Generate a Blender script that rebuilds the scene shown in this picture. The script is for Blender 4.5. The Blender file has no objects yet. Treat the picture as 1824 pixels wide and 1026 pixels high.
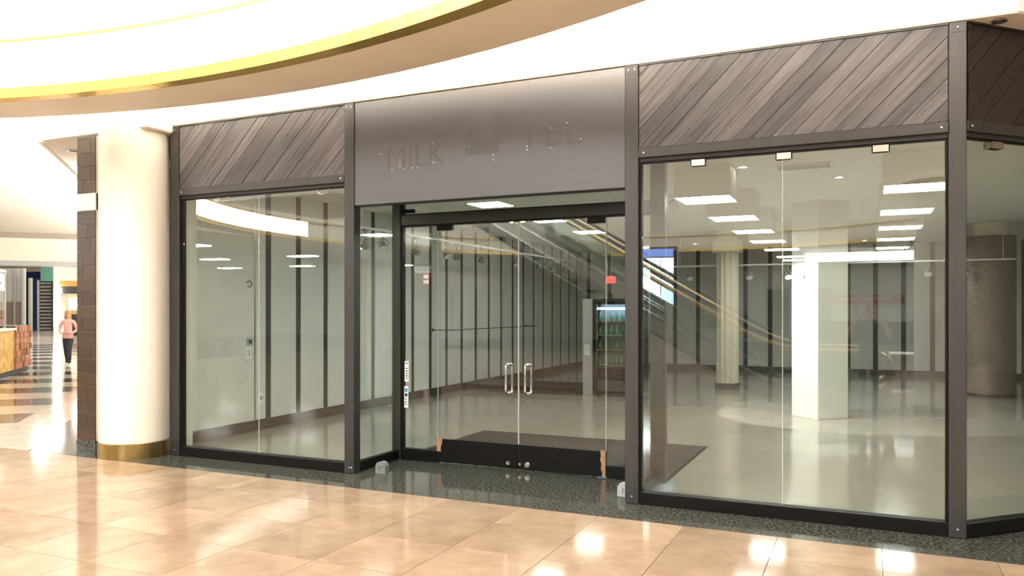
import bpy, math, random
from mathutils import Matrix, Vector
random.seed(7)
scene = bpy.context.scene
COL = scene.collection

# ------------------------------------------------------------------ camera
F_PX, HOR, YAW, EYE = 1390.0, 551.5, math.radians(24.55), 1.6
cam_d = bpy.data.cameras.new('camera')
cam_d.sensor_width = 36.0
cam_d.lens = 36.0 * F_PX / 1824.0
cam_d.shift_y = (HOR - 513.0) / 1824.0
cam_d.clip_start = 0.02
cam_d.clip_end = 400
cam = bpy.data.objects.new('camera', cam_d)
COL.objects.link(cam)
cam.location = (0, 0, EYE)
cam.rotation_euler = (math.pi / 2, 0, YAW)
scene.camera = cam

# ------------------------------------------------------------------ world, exposure
world = bpy.data.worlds.new('world')
scene.world = world
world.use_nodes = True
world.node_tree.nodes['Background'].inputs[0].default_value = (1.0, 0.96, 0.9, 1)
world.node_tree.nodes['Background'].inputs[1].default_value = 0.5
scene.view_settings.view_transform = 'Standard'
scene.view_settings.look = 'None'
scene.view_settings.gamma = 1.0
scene.view_settings.use_curve_mapping = False
scene.view_settings.exposure = 0.5
scene.cycles.use_denoising = True
scene.cycles.max_bounces = 10
scene.cycles.transparent_max_bounces = 32
scene.cycles.caustics_reflective = False
scene.cycles.caustics_refractive = False
scene.cycles.sample_clamp_indirect = 8.0

L_FILL, L_FASCIA, L_COVE, L_CORR, L_UP = 4.6, 12.0, 12.0, 30.0, 150.0

# ------------------------------------------------------------------ layout numbers (metres)
FY = 6.26                    # storefront plane
DY = 7.12                    # door plane
TOP = 3.617                  # storefront top
RC = (-5.1, -4.4)            # centre of the round atrium
S2 = math.sqrt(0.5)
def sq(s, q):                # corridor frame: s along (-1,1), q across (1,1)
    return (-s * S2 + q * S2, s * S2 + q * S2)
cy_, sy_ = math.cos(YAW), math.sin(YAW)
def gp(px, py, h):           # layout helper: spot at height h seen at that place of the photograph
    z = F_PX * (EYE - h) / (py - HOR); xo = (px - 912) / F_PX * z
    return (-sy_ * z + cy_ * xo, cy_ * z + sy_ * xo)
def zp(px, py, z):           # spot at depth z
    xo = (px - 912) / F_PX * z
    return Vector((-sy_ * z + cy_ * xo, cy_ * z + sy_ * xo, EYE - (py - HOR) / F_PX * z))

# ------------------------------------------------------------------ materials
MATS = {}
def mat(name, col=(.5, .5, .5), rough=.5, metal=0.0, emit=0.0, ecol=None, noise=0.0, nscale=8.0, stretch=(1, 1, 1),
        rand=0.0, bump=0.0, coat=0.0, col2=None, spec=0.5, detail=4.0, aniso=0.0):
    m = bpy.data.materials.new(name); m.use_nodes = True
    nt = m.node_tree; b = nt.nodes['Principled BSDF']
    b.inputs['Base Color'].default_value = (*col, 1); b.inputs['Roughness'].default_value = rough
    b.inputs['Metallic'].default_value = metal; b.inputs['Coat Weight'].default_value = coat
    b.inputs['Coat Roughness'].default_value = 0.06
    b.inputs['Specular IOR Level'].default_value = spec; b.inputs['Anisotropic'].default_value = aniso
    if emit:
        b.inputs['Emission Color'].default_value = (*(ecol or col), 1); b.inputs['Emission Strength'].default_value = emit
    if noise or rand or bump:
        tc = nt.nodes.new('ShaderNodeTexCoord'); mp = nt.nodes.new('ShaderNodeMapping')
        mp.inputs['Scale'].default_value = stretch
        oi = nt.nodes.new('ShaderNodeObjectInfo')
        nt.links.new(tc.outputs['Object'], mp.inputs['Vector'])
        ad = nt.nodes.new('ShaderNodeVectorMath'); ad.operation = 'ADD'
        sc = nt.nodes.new('ShaderNodeVectorMath'); sc.operation = 'SCALE'; sc.inputs[3].default_value = 37.0 if rand else 0.0
        cb = nt.nodes.new('ShaderNodeCombineXYZ')
        for i in range(3): nt.links.new(oi.outputs['Random'], cb.inputs[i])
        nt.links.new(cb.outputs[0], sc.inputs[0]); nt.links.new(mp.outputs[0], ad.inputs[0]); nt.links.new(sc.outputs[0], ad.inputs[1])
        nz = nt.nodes.new('ShaderNodeTexNoise'); nz.inputs['Scale'].default_value = nscale; nz.inputs['Detail'].default_value = detail
        nz.inputs['Roughness'].default_value = 0.6
        nt.links.new(ad.outputs[0], nz.inputs['Vector'])
        cr = nt.nodes.new('ShaderNodeValToRGB')
        c2 = col2 or tuple(c * (1 - noise) for c in col)
        cr.color_ramp.elements[0].color = (*c2, 1); cr.color_ramp.elements[0].position = .34
        cr.color_ramp.elements[1].color = (*col, 1); cr.color_ramp.elements[1].position = .66
        nt.links.new(nz.outputs[0], cr.inputs[0])
        out = cr.outputs[0]
        if rand:
            hv = nt.nodes.new('ShaderNodeHueSaturation')
            mr = nt.nodes.new('ShaderNodeMapRange'); mr.inputs[3].default_value = 1 - rand; mr.inputs[4].default_value = 1 + rand * .6
            nt.links.new(oi.outputs['Random'], mr.inputs[0]); nt.links.new(mr.outputs[0], hv.inputs['Value'])
            nt.links.new(out, hv.inputs['Color']); out = hv.outputs[0]
        nt.links.new(out, b.inputs['Base Color'])
        if bump:
            bp = nt.nodes.new('ShaderNodeBump'); bp.inputs['Strength'].default_value = bump; bp.inputs['Distance'].default_value = .01
            nt.links.new(nz.outputs[0], bp.inputs['Height']); nt.links.new(bp.outputs[0], b.inputs['Normal'])
    MATS[name] = m
    return m

def glassmat(name, tint=(.93, .97, .92), f0=.05):
    m = bpy.data.materials.new(name); m.use_nodes = True
    nt = m.node_tree; nt.nodes.clear()
    o = nt.nodes.new('ShaderNodeOutputMaterial'); mx = nt.nodes.new('ShaderNodeMixShader')
    tr = nt.nodes.new('ShaderNodeBsdfTransparent'); tr.inputs[0].default_value = (*tint, 1)
    gl = nt.nodes.new('ShaderNodeBsdfGlossy'); gl.inputs['Roughness'].default_value = 0.0
    lw = nt.nodes.new('ShaderNodeLayerWeight'); lw.inputs[0].default_value = .5
    pw = nt.nodes.new('ShaderNodeMath'); pw.operation = 'POWER'; pw.inputs[1].default_value = 5
    mr = nt.nodes.new('ShaderNodeMapRange'); mr.inputs[3].default_value = f0; mr.inputs[4].default_value = 1.0
    nt.links.new(lw.outputs['Facing'], pw.inputs[0]); nt.links.new(pw.outputs[0], mr.inputs[0])
    nt.links.new(mr.outputs[0], mx.inputs[0]); nt.links.new(tr.outputs[0], mx.inputs[1]); nt.links.new(gl.outputs[0], mx.inputs[2])
    nt.links.new(mx.outputs[0], o.inputs[0])
    MATS[name] = m
    return m

M_TILE = mat('marble', (.49, .35, .238), .09, noise=.25, nscale=3.0, rand=.17, col2=(.345, .235, .152), detail=7)
M_GROUT = mat('grout', (.10, .065, .04), .9)
M_GRANITE = mat('granite', (.13, .135, .115), .07, noise=1, nscale=42, col2=(.004, .005, .004), detail=3, spec=.16)
M_SLABDARK = mat('slab_dark', (.12, .112, .105), .10, noise=.3, nscale=5, rand=.08)
M_SLABLIGHT = mat('slab_light', (.84, .76, .65), .09, noise=.15, nscale=3, rand=.05)
M_POST = mat('bronze_post', (.072, .071, .071), .38, metal=.65, noise=.12, nscale=14, stretch=(1, 1, .1))
M_BLACK = mat('black_frame', (.006, .0055, .005), .4, spec=.2)
M_DARKGAP = mat('dark_gap', (.03, .03, .03), .5)
M_SCREW = mat('screw_head', (.8, .8, .78), .25, metal=.7)
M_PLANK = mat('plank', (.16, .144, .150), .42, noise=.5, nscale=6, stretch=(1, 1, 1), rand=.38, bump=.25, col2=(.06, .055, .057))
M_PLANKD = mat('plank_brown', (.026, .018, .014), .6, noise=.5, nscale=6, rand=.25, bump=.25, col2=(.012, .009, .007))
M_SIGN = mat('brushed_steel', (.125, .124, .135), .37, metal=.92, noise=.08, nscale=6, stretch=(.25, 1, 30), aniso=.5)
M_GHOST = mat('sign_ghost', (.109, .108, .117), .42, metal=.92)
M_WHITE = mat('white_paint', (.86, .82, .75), .6, noise=.03, nscale=2)
M_CREAM = mat('cream_column', (.90, .83, .71), .45, noise=.03, nscale=3)
M_PEACH = mat('peach_soffit', (.98, .91, .82), .6, noise=.05, nscale=1.2)
M_BULK = mat('white_bulkhead', (.90, .88, .84), .6, noise=.02, nscale=2)
M_BRASS = mat('brass', (1.0, .72, .20), .28, metal=1.0, noise=.12, nscale=1.5)
M_BRASSOLD = mat('brass_worn', (.42, .30, .12), .34, metal=.9, noise=.4, nscale=9, stretch=(1, 1, .3))
M_FASCIA = mat('lit_fascia', (1, .96, .9), .5, emit=L_FASCIA, ecol=(1, .97, .92))
M_FILL = mat('fill_disc', (1, .98, .94), .5, emit=L_FILL, ecol=(1, .97, .92))
M_COVE = mat('cove_lamp', (1, .96, .9), .5, emit=L_COVE, ecol=(1, .97, .91))
M_CFILL = mat('corridor_fill', (1, .96, .9), .5, emit=L_CORR, ecol=(1, .97, .92))
M_CPAN = mat('concourse_fill', (1, .96, .9), .5, emit=30, ecol=(1, .97, .92))
M_BROWNTILE = mat('wood_look_tile', (.07, .040, .022), .34, noise=.45, nscale=5, stretch=(.5, 1, 14), rand=.2, col2=(.036, .020, .011))
M_TGROUT = mat('tile_grout', (.85, .74, .6), .8)
M_IWALL = mat('interior_panel', (.78, .79, .755), .5, noise=.05, nscale=3, rand=.04)
M_IWALL2 = mat('interior_plaster', (.80, .81, .77), .6, noise=.08, nscale=4)
M_STRIP = mat('dark_strip', (.055, .05, .045), .4)
M_BASE = mat('dark_baseboard', (.07, .062, .055), .35)
M_ICEIL = mat('interior_ceiling', (.84, .83, .78), .7, noise=.03, nscale=2)
M_IFLOOR = mat('polished_concrete', (.40, .385, .33), .15, noise=.12, nscale=.7, coat=.1)
M_MAT = mat('entrance_mat', (.035, .033, .032), .85, noise=.5, nscale=120, bump=.2)
M_CHROME = mat('chrome', (.78, .78, .76), .12, metal=1)
M_STEEL = mat('stainless', (.55, .54, .5), .25, metal=1)
M_TAPE = mat('cardboard_tape', (.42, .24, .13), .8, noise=.2, nscale=20)
M_GREY = mat('grey_plastic', (.42, .43, .42), .4)
M_LGREY = mat('light_grey_plastic', (.68, .69, .68), .4)
M_LENS_ON = mat('lens_lit', (1, 1, 1), .4, emit=32, ecol=(1, .99, .94))
M_LENS = mat('lens_dim', (1, 1, 1), .4, emit=14, ecol=(1, .99, .97))
M_DOWN = mat('downlight_lens', (1, 1, 1), .4, emit=10, ecol=(1, .95, .85))
M_TRACKH = mat('track_head', (.25, .25, .24), .4)
M_TRACK = mat('track_white', (.8, .8, .77), .4)
M_BULB = mat('bulb', (.8, .8, .8), .2)
M_RED = mat('red_sign', (.9, .04, .03), .4, emit=2.2, ecol=(1, .05, .04))
M_WLIT = mat('lit_letter', (1, 1, 1), .4, emit=6)
M_WLET = mat('white_letter', (.95, .95, .95), .5)
M_GLASS = glassmat('glass', (.945, .975, .95), .07)
M_GLASS2 = glassmat('balustrade_glass', (.94, .97, .955), .045)
M_RUBBER = mat('black_rubber', (.015, .015, .015), .3)
M_GOLDRAIL = mat('bronze_handrail', (.75, .55, .25), .22, metal=.8)
M_DKGREY = mat('dark_grey', (.06, .06, .06), .4)
M_MALLWALL = mat('mall_wall', (.76, .71, .62), .6, noise=.06, nscale=.6)
M_MALLCEIL = mat('mall_ceiling', (.84, .78, .69), .7, noise=.03, nscale=.8)
M_SKIN = mat('skin', (.62, .38, .28), .5)
M_PINK = mat('pink_top', (.86, .50, .50), .8)
M_LEG = mat('black_leggings', (.012, .012, .018), .7)
M_SHOE = mat('white_shoe', (.8, .78, .75), .5)
M_HAIR = mat('blonde_hair', (.45, .25, .10), .6)
M_DHAIR = mat('dark_hair', (.05, .035, .025), .6)
M_SHIRT = mat('charcoal_shirt', (.05, .055, .06), .8)
M_BAG = mat('red_bag', (.55, .02, .04), .5)
M_EYE = mat('eye', (.03, .02, .02), .3)
M_LIP = mat('lip', (.5, .16, .15), .5)

# ------------------------------------------------------------------ mesh builder
class MB:
    def __init__(s, M=None): s.v = []; s.f = []; s.M = M
    def add(s, vs, fs, M=None):
        n = len(s.v)
        for p in vs:
            p = Vector(p)
            if M is not None: p = M @ p
            s.v.append(p)
        s.f += [tuple(i + n for i in f) for f in fs]
    def box(s, x0, x1, y0, y1, z0, z1, M=None, bev=0.0):
        if bev <= 0:
            vs = [(x, y, z) for z in (z0, z1) for (x, y) in ((x0, y0), (x1, y0), (x1, y1), (x0, y1))]
            s.add(vs, [(3, 2, 1, 0), (4, 5, 6, 7), (0, 1, 5, 4), (1, 2, 6, 5), (2, 3, 7, 6), (3, 0, 4, 7)], M)
        else:
            b = min(bev, (x1 - x0) * .45, (y1 - y0) * .45, (z1 - z0) * .45)
            rings = []
            for z, k in ((z0, b), (z0 + b, 0), (z1 - b, 0), (z1, b)):
                r = []
                for (cx, sx) in ((x0 + b, -1), (x1 - b, 1)):
                    pass
                X0, X1, Y0, Y1 = x0 + k, x1 - k, y0 + k, y1 - k
                c = b * .6
                r = [(X0 + c, Y0), (X1 - c, Y0), (X1, Y0 + c), (X1, Y1 - c), (X1 - c, Y1), (X0 + c, Y1), (X0, Y1 - c), (X0, Y0 + c)]
                rings.append([(x, y, z) for x, y in r])
            vs = [p for r in rings for p in r]
            fs = [tuple(range(7, -1, -1)), tuple(range(24, 32))]
            for k in range(3):
                for i in range(8):
                    j = (i + 1) % 8; fs.append((k * 8 + i, k * 8 + j, k * 8 + 8 + j, k * 8 + 8 + i))
            s.add(vs, fs, M)
        return s
    def prism(s, poly, z0, z1, M=None):     # convex/concave polygon (x,y) counter-clockwise
        n = len(poly)
        vs = [(x, y, z0) for x, y in poly] + [(x, y, z1) for x, y in poly]
        fs = [tuple(range(n - 1, -1, -1)), tuple(range(n, 2 * n))]
        fs += [(i, (i + 1) % n, n + (i + 1) % n, n + i) for i in range(n)]
        s.add(vs, fs, M); return s
    def cyl(s, p0, p1, r0, r1=None, seg=12, M=None, cap=True):
        r1 = r0 if r1 is None else r1
        p0, p1 = Vector(p0), Vector(p1); d = (p1 - p0).normalized()
        a = d.orthogonal().normalized(); b = d.cross(a)
        vs = []
        for p, r in ((p0, r0), (p1, r1)):
            for i in range(seg):
                t = 2 * math.pi * i / seg; vs.append(p + a * (r * math.cos(t)) + b * (r * math.sin(t)))
        fs = [(i, (i + 1) % seg, seg + (i + 1) % seg, seg + i) for i in range(seg)]
        if cap: fs += [tuple(range(seg - 1, -1, -1)), tuple(range(seg, 2 * seg))]
        s.add(vs, fs, M); return s
    def tube(s, pts, r, seg=8, M=None):
        pts = [Vector(p) for p in pts]; n = len(pts); vs = []
        up = None
        for i, p in enumerate(pts):
            d = (pts[min(i + 1, n - 1)] - pts[max(i - 1, 0)]).normalized()
            if up is None: up = d.orthogonal().normalized()
            a = (up - d * up.dot(d)).normalized(); up = a; b = d.cross(a)
            for k in range(seg):
                t = 2 * math.pi * k / seg; vs.append(p + a * (r * math.cos(t)) + b * (r * math.sin(t)))
        fs = [(i * seg + k, i * seg + (k + 1) % seg, (i + 1) * seg + (k + 1) % seg, (i + 1) * seg + k) for i in range(n - 1) for k in range(seg)]
        fs += [tuple(range(seg - 1, -1, -1)), tuple(range((n - 1) * seg, n * seg))]
        s.add(vs, fs, M); return s
    def lathe(s, prof, c=(0, 0), seg=32, a0=0.0, a1=2 * math.pi, closed=False, M=None):
        full = abs(a1 - a0 - 2 * math.pi) < 1e-6
        n = seg if full else seg + 1; m = len(prof); vs = []
        for i in range(n):
            t = a0 + (a1 - a0) * i / seg
            for r, z in prof: vs.append((c[0] + r * math.cos(t), c[1] + r * math.sin(t), z))
        fs = []
        for i in range(seg):
            j = (i + 1) % n
            for k in range(m if closed else m - 1):
                l = (k + 1) % m
                fs.append((i * m + k, j * m + k, j * m + l, i * m + l))
        if closed and not full: fs += [tuple(range(m - 1, -1, -1)), tuple(seg * m + k for k in range(m))]
        s.add(vs, fs, M); return s
    def sphere(s, c, r, sc=(1, 1, 1), seg=14, rings=9, M=None):
        vs = []; fs = []
        for i in range(rings + 1):
            ph = math.pi * i / rings
            for k in range(seg):
                t = 2 * math.pi * k / seg
                vs.append((c[0] + r * sc[0] * math.sin(ph) * math.cos(t), c[1] + r * sc[1] * math.sin(ph) * math.sin(t), c[2] + r * sc[2] * math.cos(ph)))
        for i in range(rings):
            for k in range(seg):
                fs.append((i * seg + k, (i + 1) * seg + k, (i + 1) * seg + (k + 1) % seg, i * seg + (k + 1) % seg))
        s.add(vs, fs, M); return s
    def build(s, name, m, parent=None, smooth=False, origin=None):
        me = bpy.data.meshes.new(name)
        o = bpy.data.objects.new(name, me); COL.objects.link(o)
        vs = s.v
        if origin is not None:
            og = Vector(origin); vs = [p - og for p in vs]; o.location = og
        me.from_pydata([tuple(p) for p in vs], [], s.f); me.validate(); me.update()
        if smooth:
            for p in me.polygons: p.use_smooth = True
            me.set_sharp_from_angle(angle=math.radians(40))
        if m: me.materials.append(m)
        if parent is not None: adopt(o, parent)
        return o

def root_of(o):
    M = Matrix.Translation(o.location)
    if o.parent is not None: M = root_of(o.parent) @ o.matrix_parent_inverse @ M
    return M
def adopt(o, parent):
    o.parent = parent; o.matrix_parent_inverse = root_of(parent).inverted()
def tag(o, label=None, cat=None, group=None, kind=None):
    if label: o['label'] = label
    if cat: o['category'] = cat
    if group: o['group'] = group
    if kind: o['kind'] = kind
    return o
def empty(name, loc, label=None, cat=None, group=None, kind=None):
    o = bpy.data.objects.new(name, None); COL.objects.link(o); o.location = loc; o.empty_display_size = .1
    return tag(o, label, cat, group, kind)
def struct(o, label=None): return tag(o, label, None, None, 'structure')
def text(name, body, m, loc, size, rot, parent=None, ext=.002, align='CENTER', sx=1.0):
    cu = bpy.data.curves.new(name, 'FONT'); cu.body = body; cu.size = size; cu.extrude = ext; cu.align_x = align; cu.align_y = 'CENTER'
    o = bpy.data.objects.new(name, cu); COL.objects.link(o); o.location = loc; o.rotation_euler = rot; o.scale = (sx, 1, 1)
    bpy.context.view_layer.update(); me = bpy.data.meshes.new_from_object(o.evaluated_get(bpy.context.evaluated_depsgraph_get()))
    bpy.data.objects.remove(o); o = bpy.data.objects.new(name, me); COL.objects.link(o); o.location = loc; o.rotation_euler = rot; o.scale = (sx, 1, 1)
    me.materials.clear(); me.materials.append(m)
    if parent is not None: adopt(o, parent)
    return o
def clip(poly, a, b, c):     # keep a*x+b*y<=c
    out = []
    for i in range(len(poly)):
        p, q = poly[i], poly[(i + 1) % len(poly)]
        dp, dq = a * p[0] + b * p[1] - c, a * q[0] + b * q[1] - c
        if dp <= 0: out.append(p)
        if dp * dq < 0:
            t = dp / (dp - dq); out.append((p[0] + (q[0] - p[0]) * t, p[1] + (q[1] - p[1]) * t))
    return out
def frame(o, ang):           # local X along facade direction turned by ang, local Y into the shop
    return Matrix.Translation(Vector(o)) @ Matrix.Rotation(ang, 4, 'Z')
RZ = math.pi

# ================================================================== FLOOR
floor = struct(MB().box(-90, 40, -30, 70, -.06, -.018).build('floor', M_GROUT), 'polished beige marble tile floor of the mall concourse')
PX, PY, X0, Y0 = .66, .632, -2.56, 5.27
tm = MB().box(-PX / 2 + .0022, PX / 2 - .0022, -PY / 2 + .0022, PY / 2 - .0022, -.018, 0)
tile0 = tm.build('tile', M_TILE); tile_me = tile0.data; bpy.data.objects.remove(tile0)
cells = []
for i in range(-26, 22):
    for j in range(-30, 0):
        cells.append((X0 + (i + .5) * PX, Y0 + (j + .5) * PY))
def vis(x, y):
    z = -sy_ * x + cy_ * y; xo = cy_ * x + sy_ * y
    if z < .5: return 1e6
    px, py = 912 + F_PX * xo / z, HOR + F_PX * EYE / z
    off = 0 if -80 < px < 1900 and py < 1090 else 1e4
    return off + z
cells.sort(key=lambda c: vis(*c))
for k, (x, y) in enumerate(cells[:250]):
    o = bpy.data.objects.new('tile', tile_me); COL.objects.link(o); o.location = (x, y, 0); adopt(o, floor); o.location = (x, y, 0)
tf = MB()
for x, y in cells[250:]:
    tf.box(x - PX / 2 + .0022, x + PX / 2 - .0022, y - PY / 2 + .0022, y + PY / 2 - .0022, -.018, 0)
tag(tf.build('tile_field', M_TILE, floor), kind='stuff')
for i in range(-20, 14):      # the cut row along the granite
    MB().box(X0 + i * PX + .0015, X0 + (i + 1) * PX - .0015, Y0 + .0015, 5.774, -.018, 0).build('tile', M_TILE, floor, origin=(X0 + (i + .5) * PX, 5.52, 0))
# granite apron under and in front of the storefront, joints across it
GX = [-8.05, -7.05, -5.9, -4.62, -3.9, -2.9, -1.78, -.5, .62]
for a, b in zip(GX[:-1], GX[1:]):
    MB().box(a + .001, b - .001, 5.777, 7.2 if -4.7 < a < -1.8 else FY + .12, -.018, 0).build('granite_slab', M_GRANITE, floor)
MB().prism([(.622, 5.777), (1.15, 5.777), (3.6, 8.2), (3.1, 8.74), (.70, 6.34), (.622, 6.34)], -.018, 0).build('granite_slab', M_GRANITE, floor)
MB().prism([(1.152, 5.777), (20, 5.777), (20, 20), (15.6, 20.2)], -.018, -.0005).build('tile', M_TILE, floor)
# corridor floor: dark border, pale border, then dark and pale bands
def band(name, s0, s1, q0, q1, m):
    p = [sq(s0, q0), sq(s0, q1), sq(s1, q1), sq(s1, q0)]
    p = clip(p, 0, -1, -5.777)
    if len(p) < 3: return
    ar = sum(p[i][0] * p[(i + 1) % len(p)][1] - p[(i + 1) % len(p)][0] * p[i][1] for i in range(len(p)))
    if ar < 0: p = p[::-1]
    MB().prism(p, -.018, 0).build(name, m, floor)
dark = [sq(9.0, -2.055), sq(9.0, -1.2), sq(70, -1.2), sq(70, -2.055)]
dark = clip(clip(dark, 0, -1, -5.777), 1, 0, -8.052)
MB().prism(dark[::-1] if sum(dark[i][0] * dark[(i + 1) % len(dark)][1] - dark[(i + 1) % len(dark)][0] * dark[i][1] for i in range(len(dark))) < 0 else dark, -.018, 0).build('border_slab', M_SLABDARK, floor)
s = 8.0
while s < 60:
    band('border_slab', s, s + .996, -2.318, -2.058, M_SLABLIGHT)
    band('border_slab', s + .3, s + 1.296, -2.695, -2.321, M_SLABLIGHT); s += 1.0
s = 12.78 - 2.25 * 3
while s < 42:
    band('band_slab', s, s + 1.125, -16, -2.698, M_SLABDARK)
    band('band_slab', s + 1.127, s + 2.248, -16, -2.698, M_SLABLIGHT); s += 2.25
band('band_slab', s, 130, -60, -2.698, M_SLABLIGHT)

# ================================================================== CEILING AND ROUND ATRIUM
ceil = struct(MB().lathe([(12.6, 4.5), (12.6, 3.9), (34, 3.9), (34, 6.5), (110, 6.5)], RC, 96).build('ceiling', M_MALLCEIL), 'pale flat mall ceiling around the round opening')
soffit = struct(MB().lathe([(9.34, 3.62), (9.40, 3.564), (10.095, 3.60), (10.095, 3.83), (10.06, 3.83), (10.06, 3.66), (9.42, 3.66)], RC, 128, closed=True).build('ceiling_soffit', M_PEACH, smooth=True), 'curved peach soffit ring below the lit fascia')  # unseen outer upstand added to shield the cove lamp
struct(MB().lathe([(10.1, 4.5), (12.61, 4.5)], RC, 128).build('ceiling_cove', M_BULK, smooth=True), 'white cove ceiling behind the peach soffit ring')
trim = empty('trim_1', (RC[0], RC[1], 3.56), 'polished brass band along the lower rim of the lit fascia', kind='structure')
NB = 24
for k in range(NB):
    a0 = 2 * math.pi * k / NB + .06
    MB().lathe([(9.27, 3.556), (9.40, 3.556), (9.40, 3.65), (9.27, 3.65)], RC, 8, a0, a0 + 2 * math.pi / NB - .0004, closed=True).build('brass_panel', M_BRASS, trim)
trim = empty('trim_2', (RC[0], RC[1], 4.08), 'thin brass line along the upper rim of the lit fascia', kind='structure')
for k in range(NB):
    a0 = 2 * math.pi * k / NB + .19
    MB().lathe([(9.29, 4.07), (9.42, 4.07), (9.42, 4.105), (9.29, 4.105)], RC, 8, a0, a0 + 2 * math.pi / NB - .0004, closed=True).build('brass_panel', M_BRASS, trim)
A_ON0, A_ON1 = math.radians(-25), math.radians(184)
tag(MB().lathe([(9.35, 3.65), (9.35, 4.07)], RC, 110, A_ON0, A_ON1).build('light_fascia', M_FASCIA, smooth=True), 'glowing white curved light fascia between the two brass rims', 'light fascia')
struct(MB().lathe([(9.35, 3.65), (9.35, 4.07)], RC, 70, A_ON1, A_ON0 + 2 * math.pi).build('wall_fascia', M_CREAM, smooth=True), 'unlit cream stretch of the curved fascia')
struct(MB().lathe([(9.42, 4.105), (9.9, 4.3), (9.9, 7.2), (7.2, 7.5)], RC, 96).build('wall_atrium', M_WHITE, smooth=True), 'white upper drum of the round atrium')
tag(MB().lathe([(.01, 7.5), (7.2, 7.5)], RC, 64).build('fill_disc', M_FILL), 'round glowing disc added over the atrium as overhead fill', 'fill_disc')  # glowing disc added for broad overhead light on the floor
tag(MB().lathe([(9.62, 3.70), (9.86, 3.70), (9.86, 3.76), (9.62, 3.76)], RC, 96, closed=True).build('cove_lamp', M_COVE), 'hidden ring lamp lying on the peach soffit', 'cove lamp')

# bulkhead over the storefront, jogging out over the column and turning off at 45 degrees
def bulk(name, pts, z0, z1, m, lab):
    return struct(MB().prism(pts, z0, z1).build(name, m), lab)
bulk('wall_bulkhead', [(-6.96, FY - .015), (.93, FY - .015), (3.2, FY + 2.255), (3.2, FY + 2.6), (.7, FY + .2), (-6.96, FY + .2)], TOP + .009, 4.5, M_BULK, 'bright white bulkhead above the storefront')
bulk('wall_bulkhead_end', [(-8.66, 5.93), (-6.962, 5.93), (-6.962, 6.5), (-8.3, 6.5), (-12.0, 10.2), (-12.6, 9.87)], 3.55, 4.5, M_BULK, 'white bulkhead above the round column and tiled pillar')
MB().prism([(-8.6, 5.96), (-6.97, 5.96), (-6.97, 6.45), (-8.27, 6.45), (-11.9, 10.0), (-12.4, 9.78)], 3.542, 3.55).build('soffit_board', M_PEACH, bpy.data.objects['wall_bulkhead_end'])
MB().prism([(-6.95, FY - .008), (.92, FY - .008), (3.15, FY + 2.22), (2.95, FY + 2.42), (.62, FY + .09), (-6.95, FY + .09)], TOP + .001, TOP + .009).build('soffit_board', M_PEACH, bpy.data.objects['wall_bulkhead'])

# outer shell of the mall
struct(MB().box(-90, 40, -28.3, -28, 0, 6.5).build('wall_far', M_MALLWALL), 'far beige wall across the concourse')
struct(MB().box(18, 18.3, -28, 20, 0, 6.5).build('wall_east', M_MALLWALL), 'beige side wall of the concourse')
struct(MB().box(-34.3, -34, -28, 4, 0, 3.9).build('wall_west', M_MALLWALL), 'beige wall at the far side of the atrium')
p0, p1 = sq(11.6, -1.15), sq(80, -1.15)
struct(MB().prism([p0, (p0[0] + .3, p0[1] + .3), (p1[0] + .3, p1[1] + .3), p1], 0, 3.9).build('wall_corridor', M_WHITE), 'white shop wall along the corridor')

# ================================================================== STOREFRONT
SX = dict(p1=(-7.004, -6.877), p2=(-4.664, -4.551), p3=(-1.833, -1.719), p4=(.513, .623))
def rivet(x, z, parent, n=(0, -1), y=FY, r=.008):
    p = Vector((x, y, z)); nn = Vector((n[0], n[1], 0))
    MB().cyl(p, p + nn * .004, r, r * .7, 8).build('screw', M_SCREW, parent)
POST_LAB = dict(p1='bronze metal storefront post beside the round white column', p2='bronze metal post at the left end of the steel sign panel',
                p3='bronze metal post between the entrance and the large plank bay', p4='bronze metal corner post where the storefront turns')
posts = {}
for k, (a, b) in SX.items():
    e = empty('storefront_post', ((a + b) / 2, FY + .05, 0), POST_LAB[k], 'post', 'storefront posts')
    MB().box(a, b, FY, FY + .11, 0, TOP, bev=.006).build('post_body', M_POST, e)
    MB().box(a + .004, b - .004, FY - .003, FY, TOP - .075, TOP - .004).build('cap_plate', M_POST, e)
    for x in ((a + .03, b - .03) if k in ('p2', 'p3') else ((a + b) / 2,)):
        rivet(x, TOP - .04, e, y=FY - .003)
    rivet((a + b) / 2, .06, e)
    posts[k] = e
rivet(-4.58, .06, posts['p2'])

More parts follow.
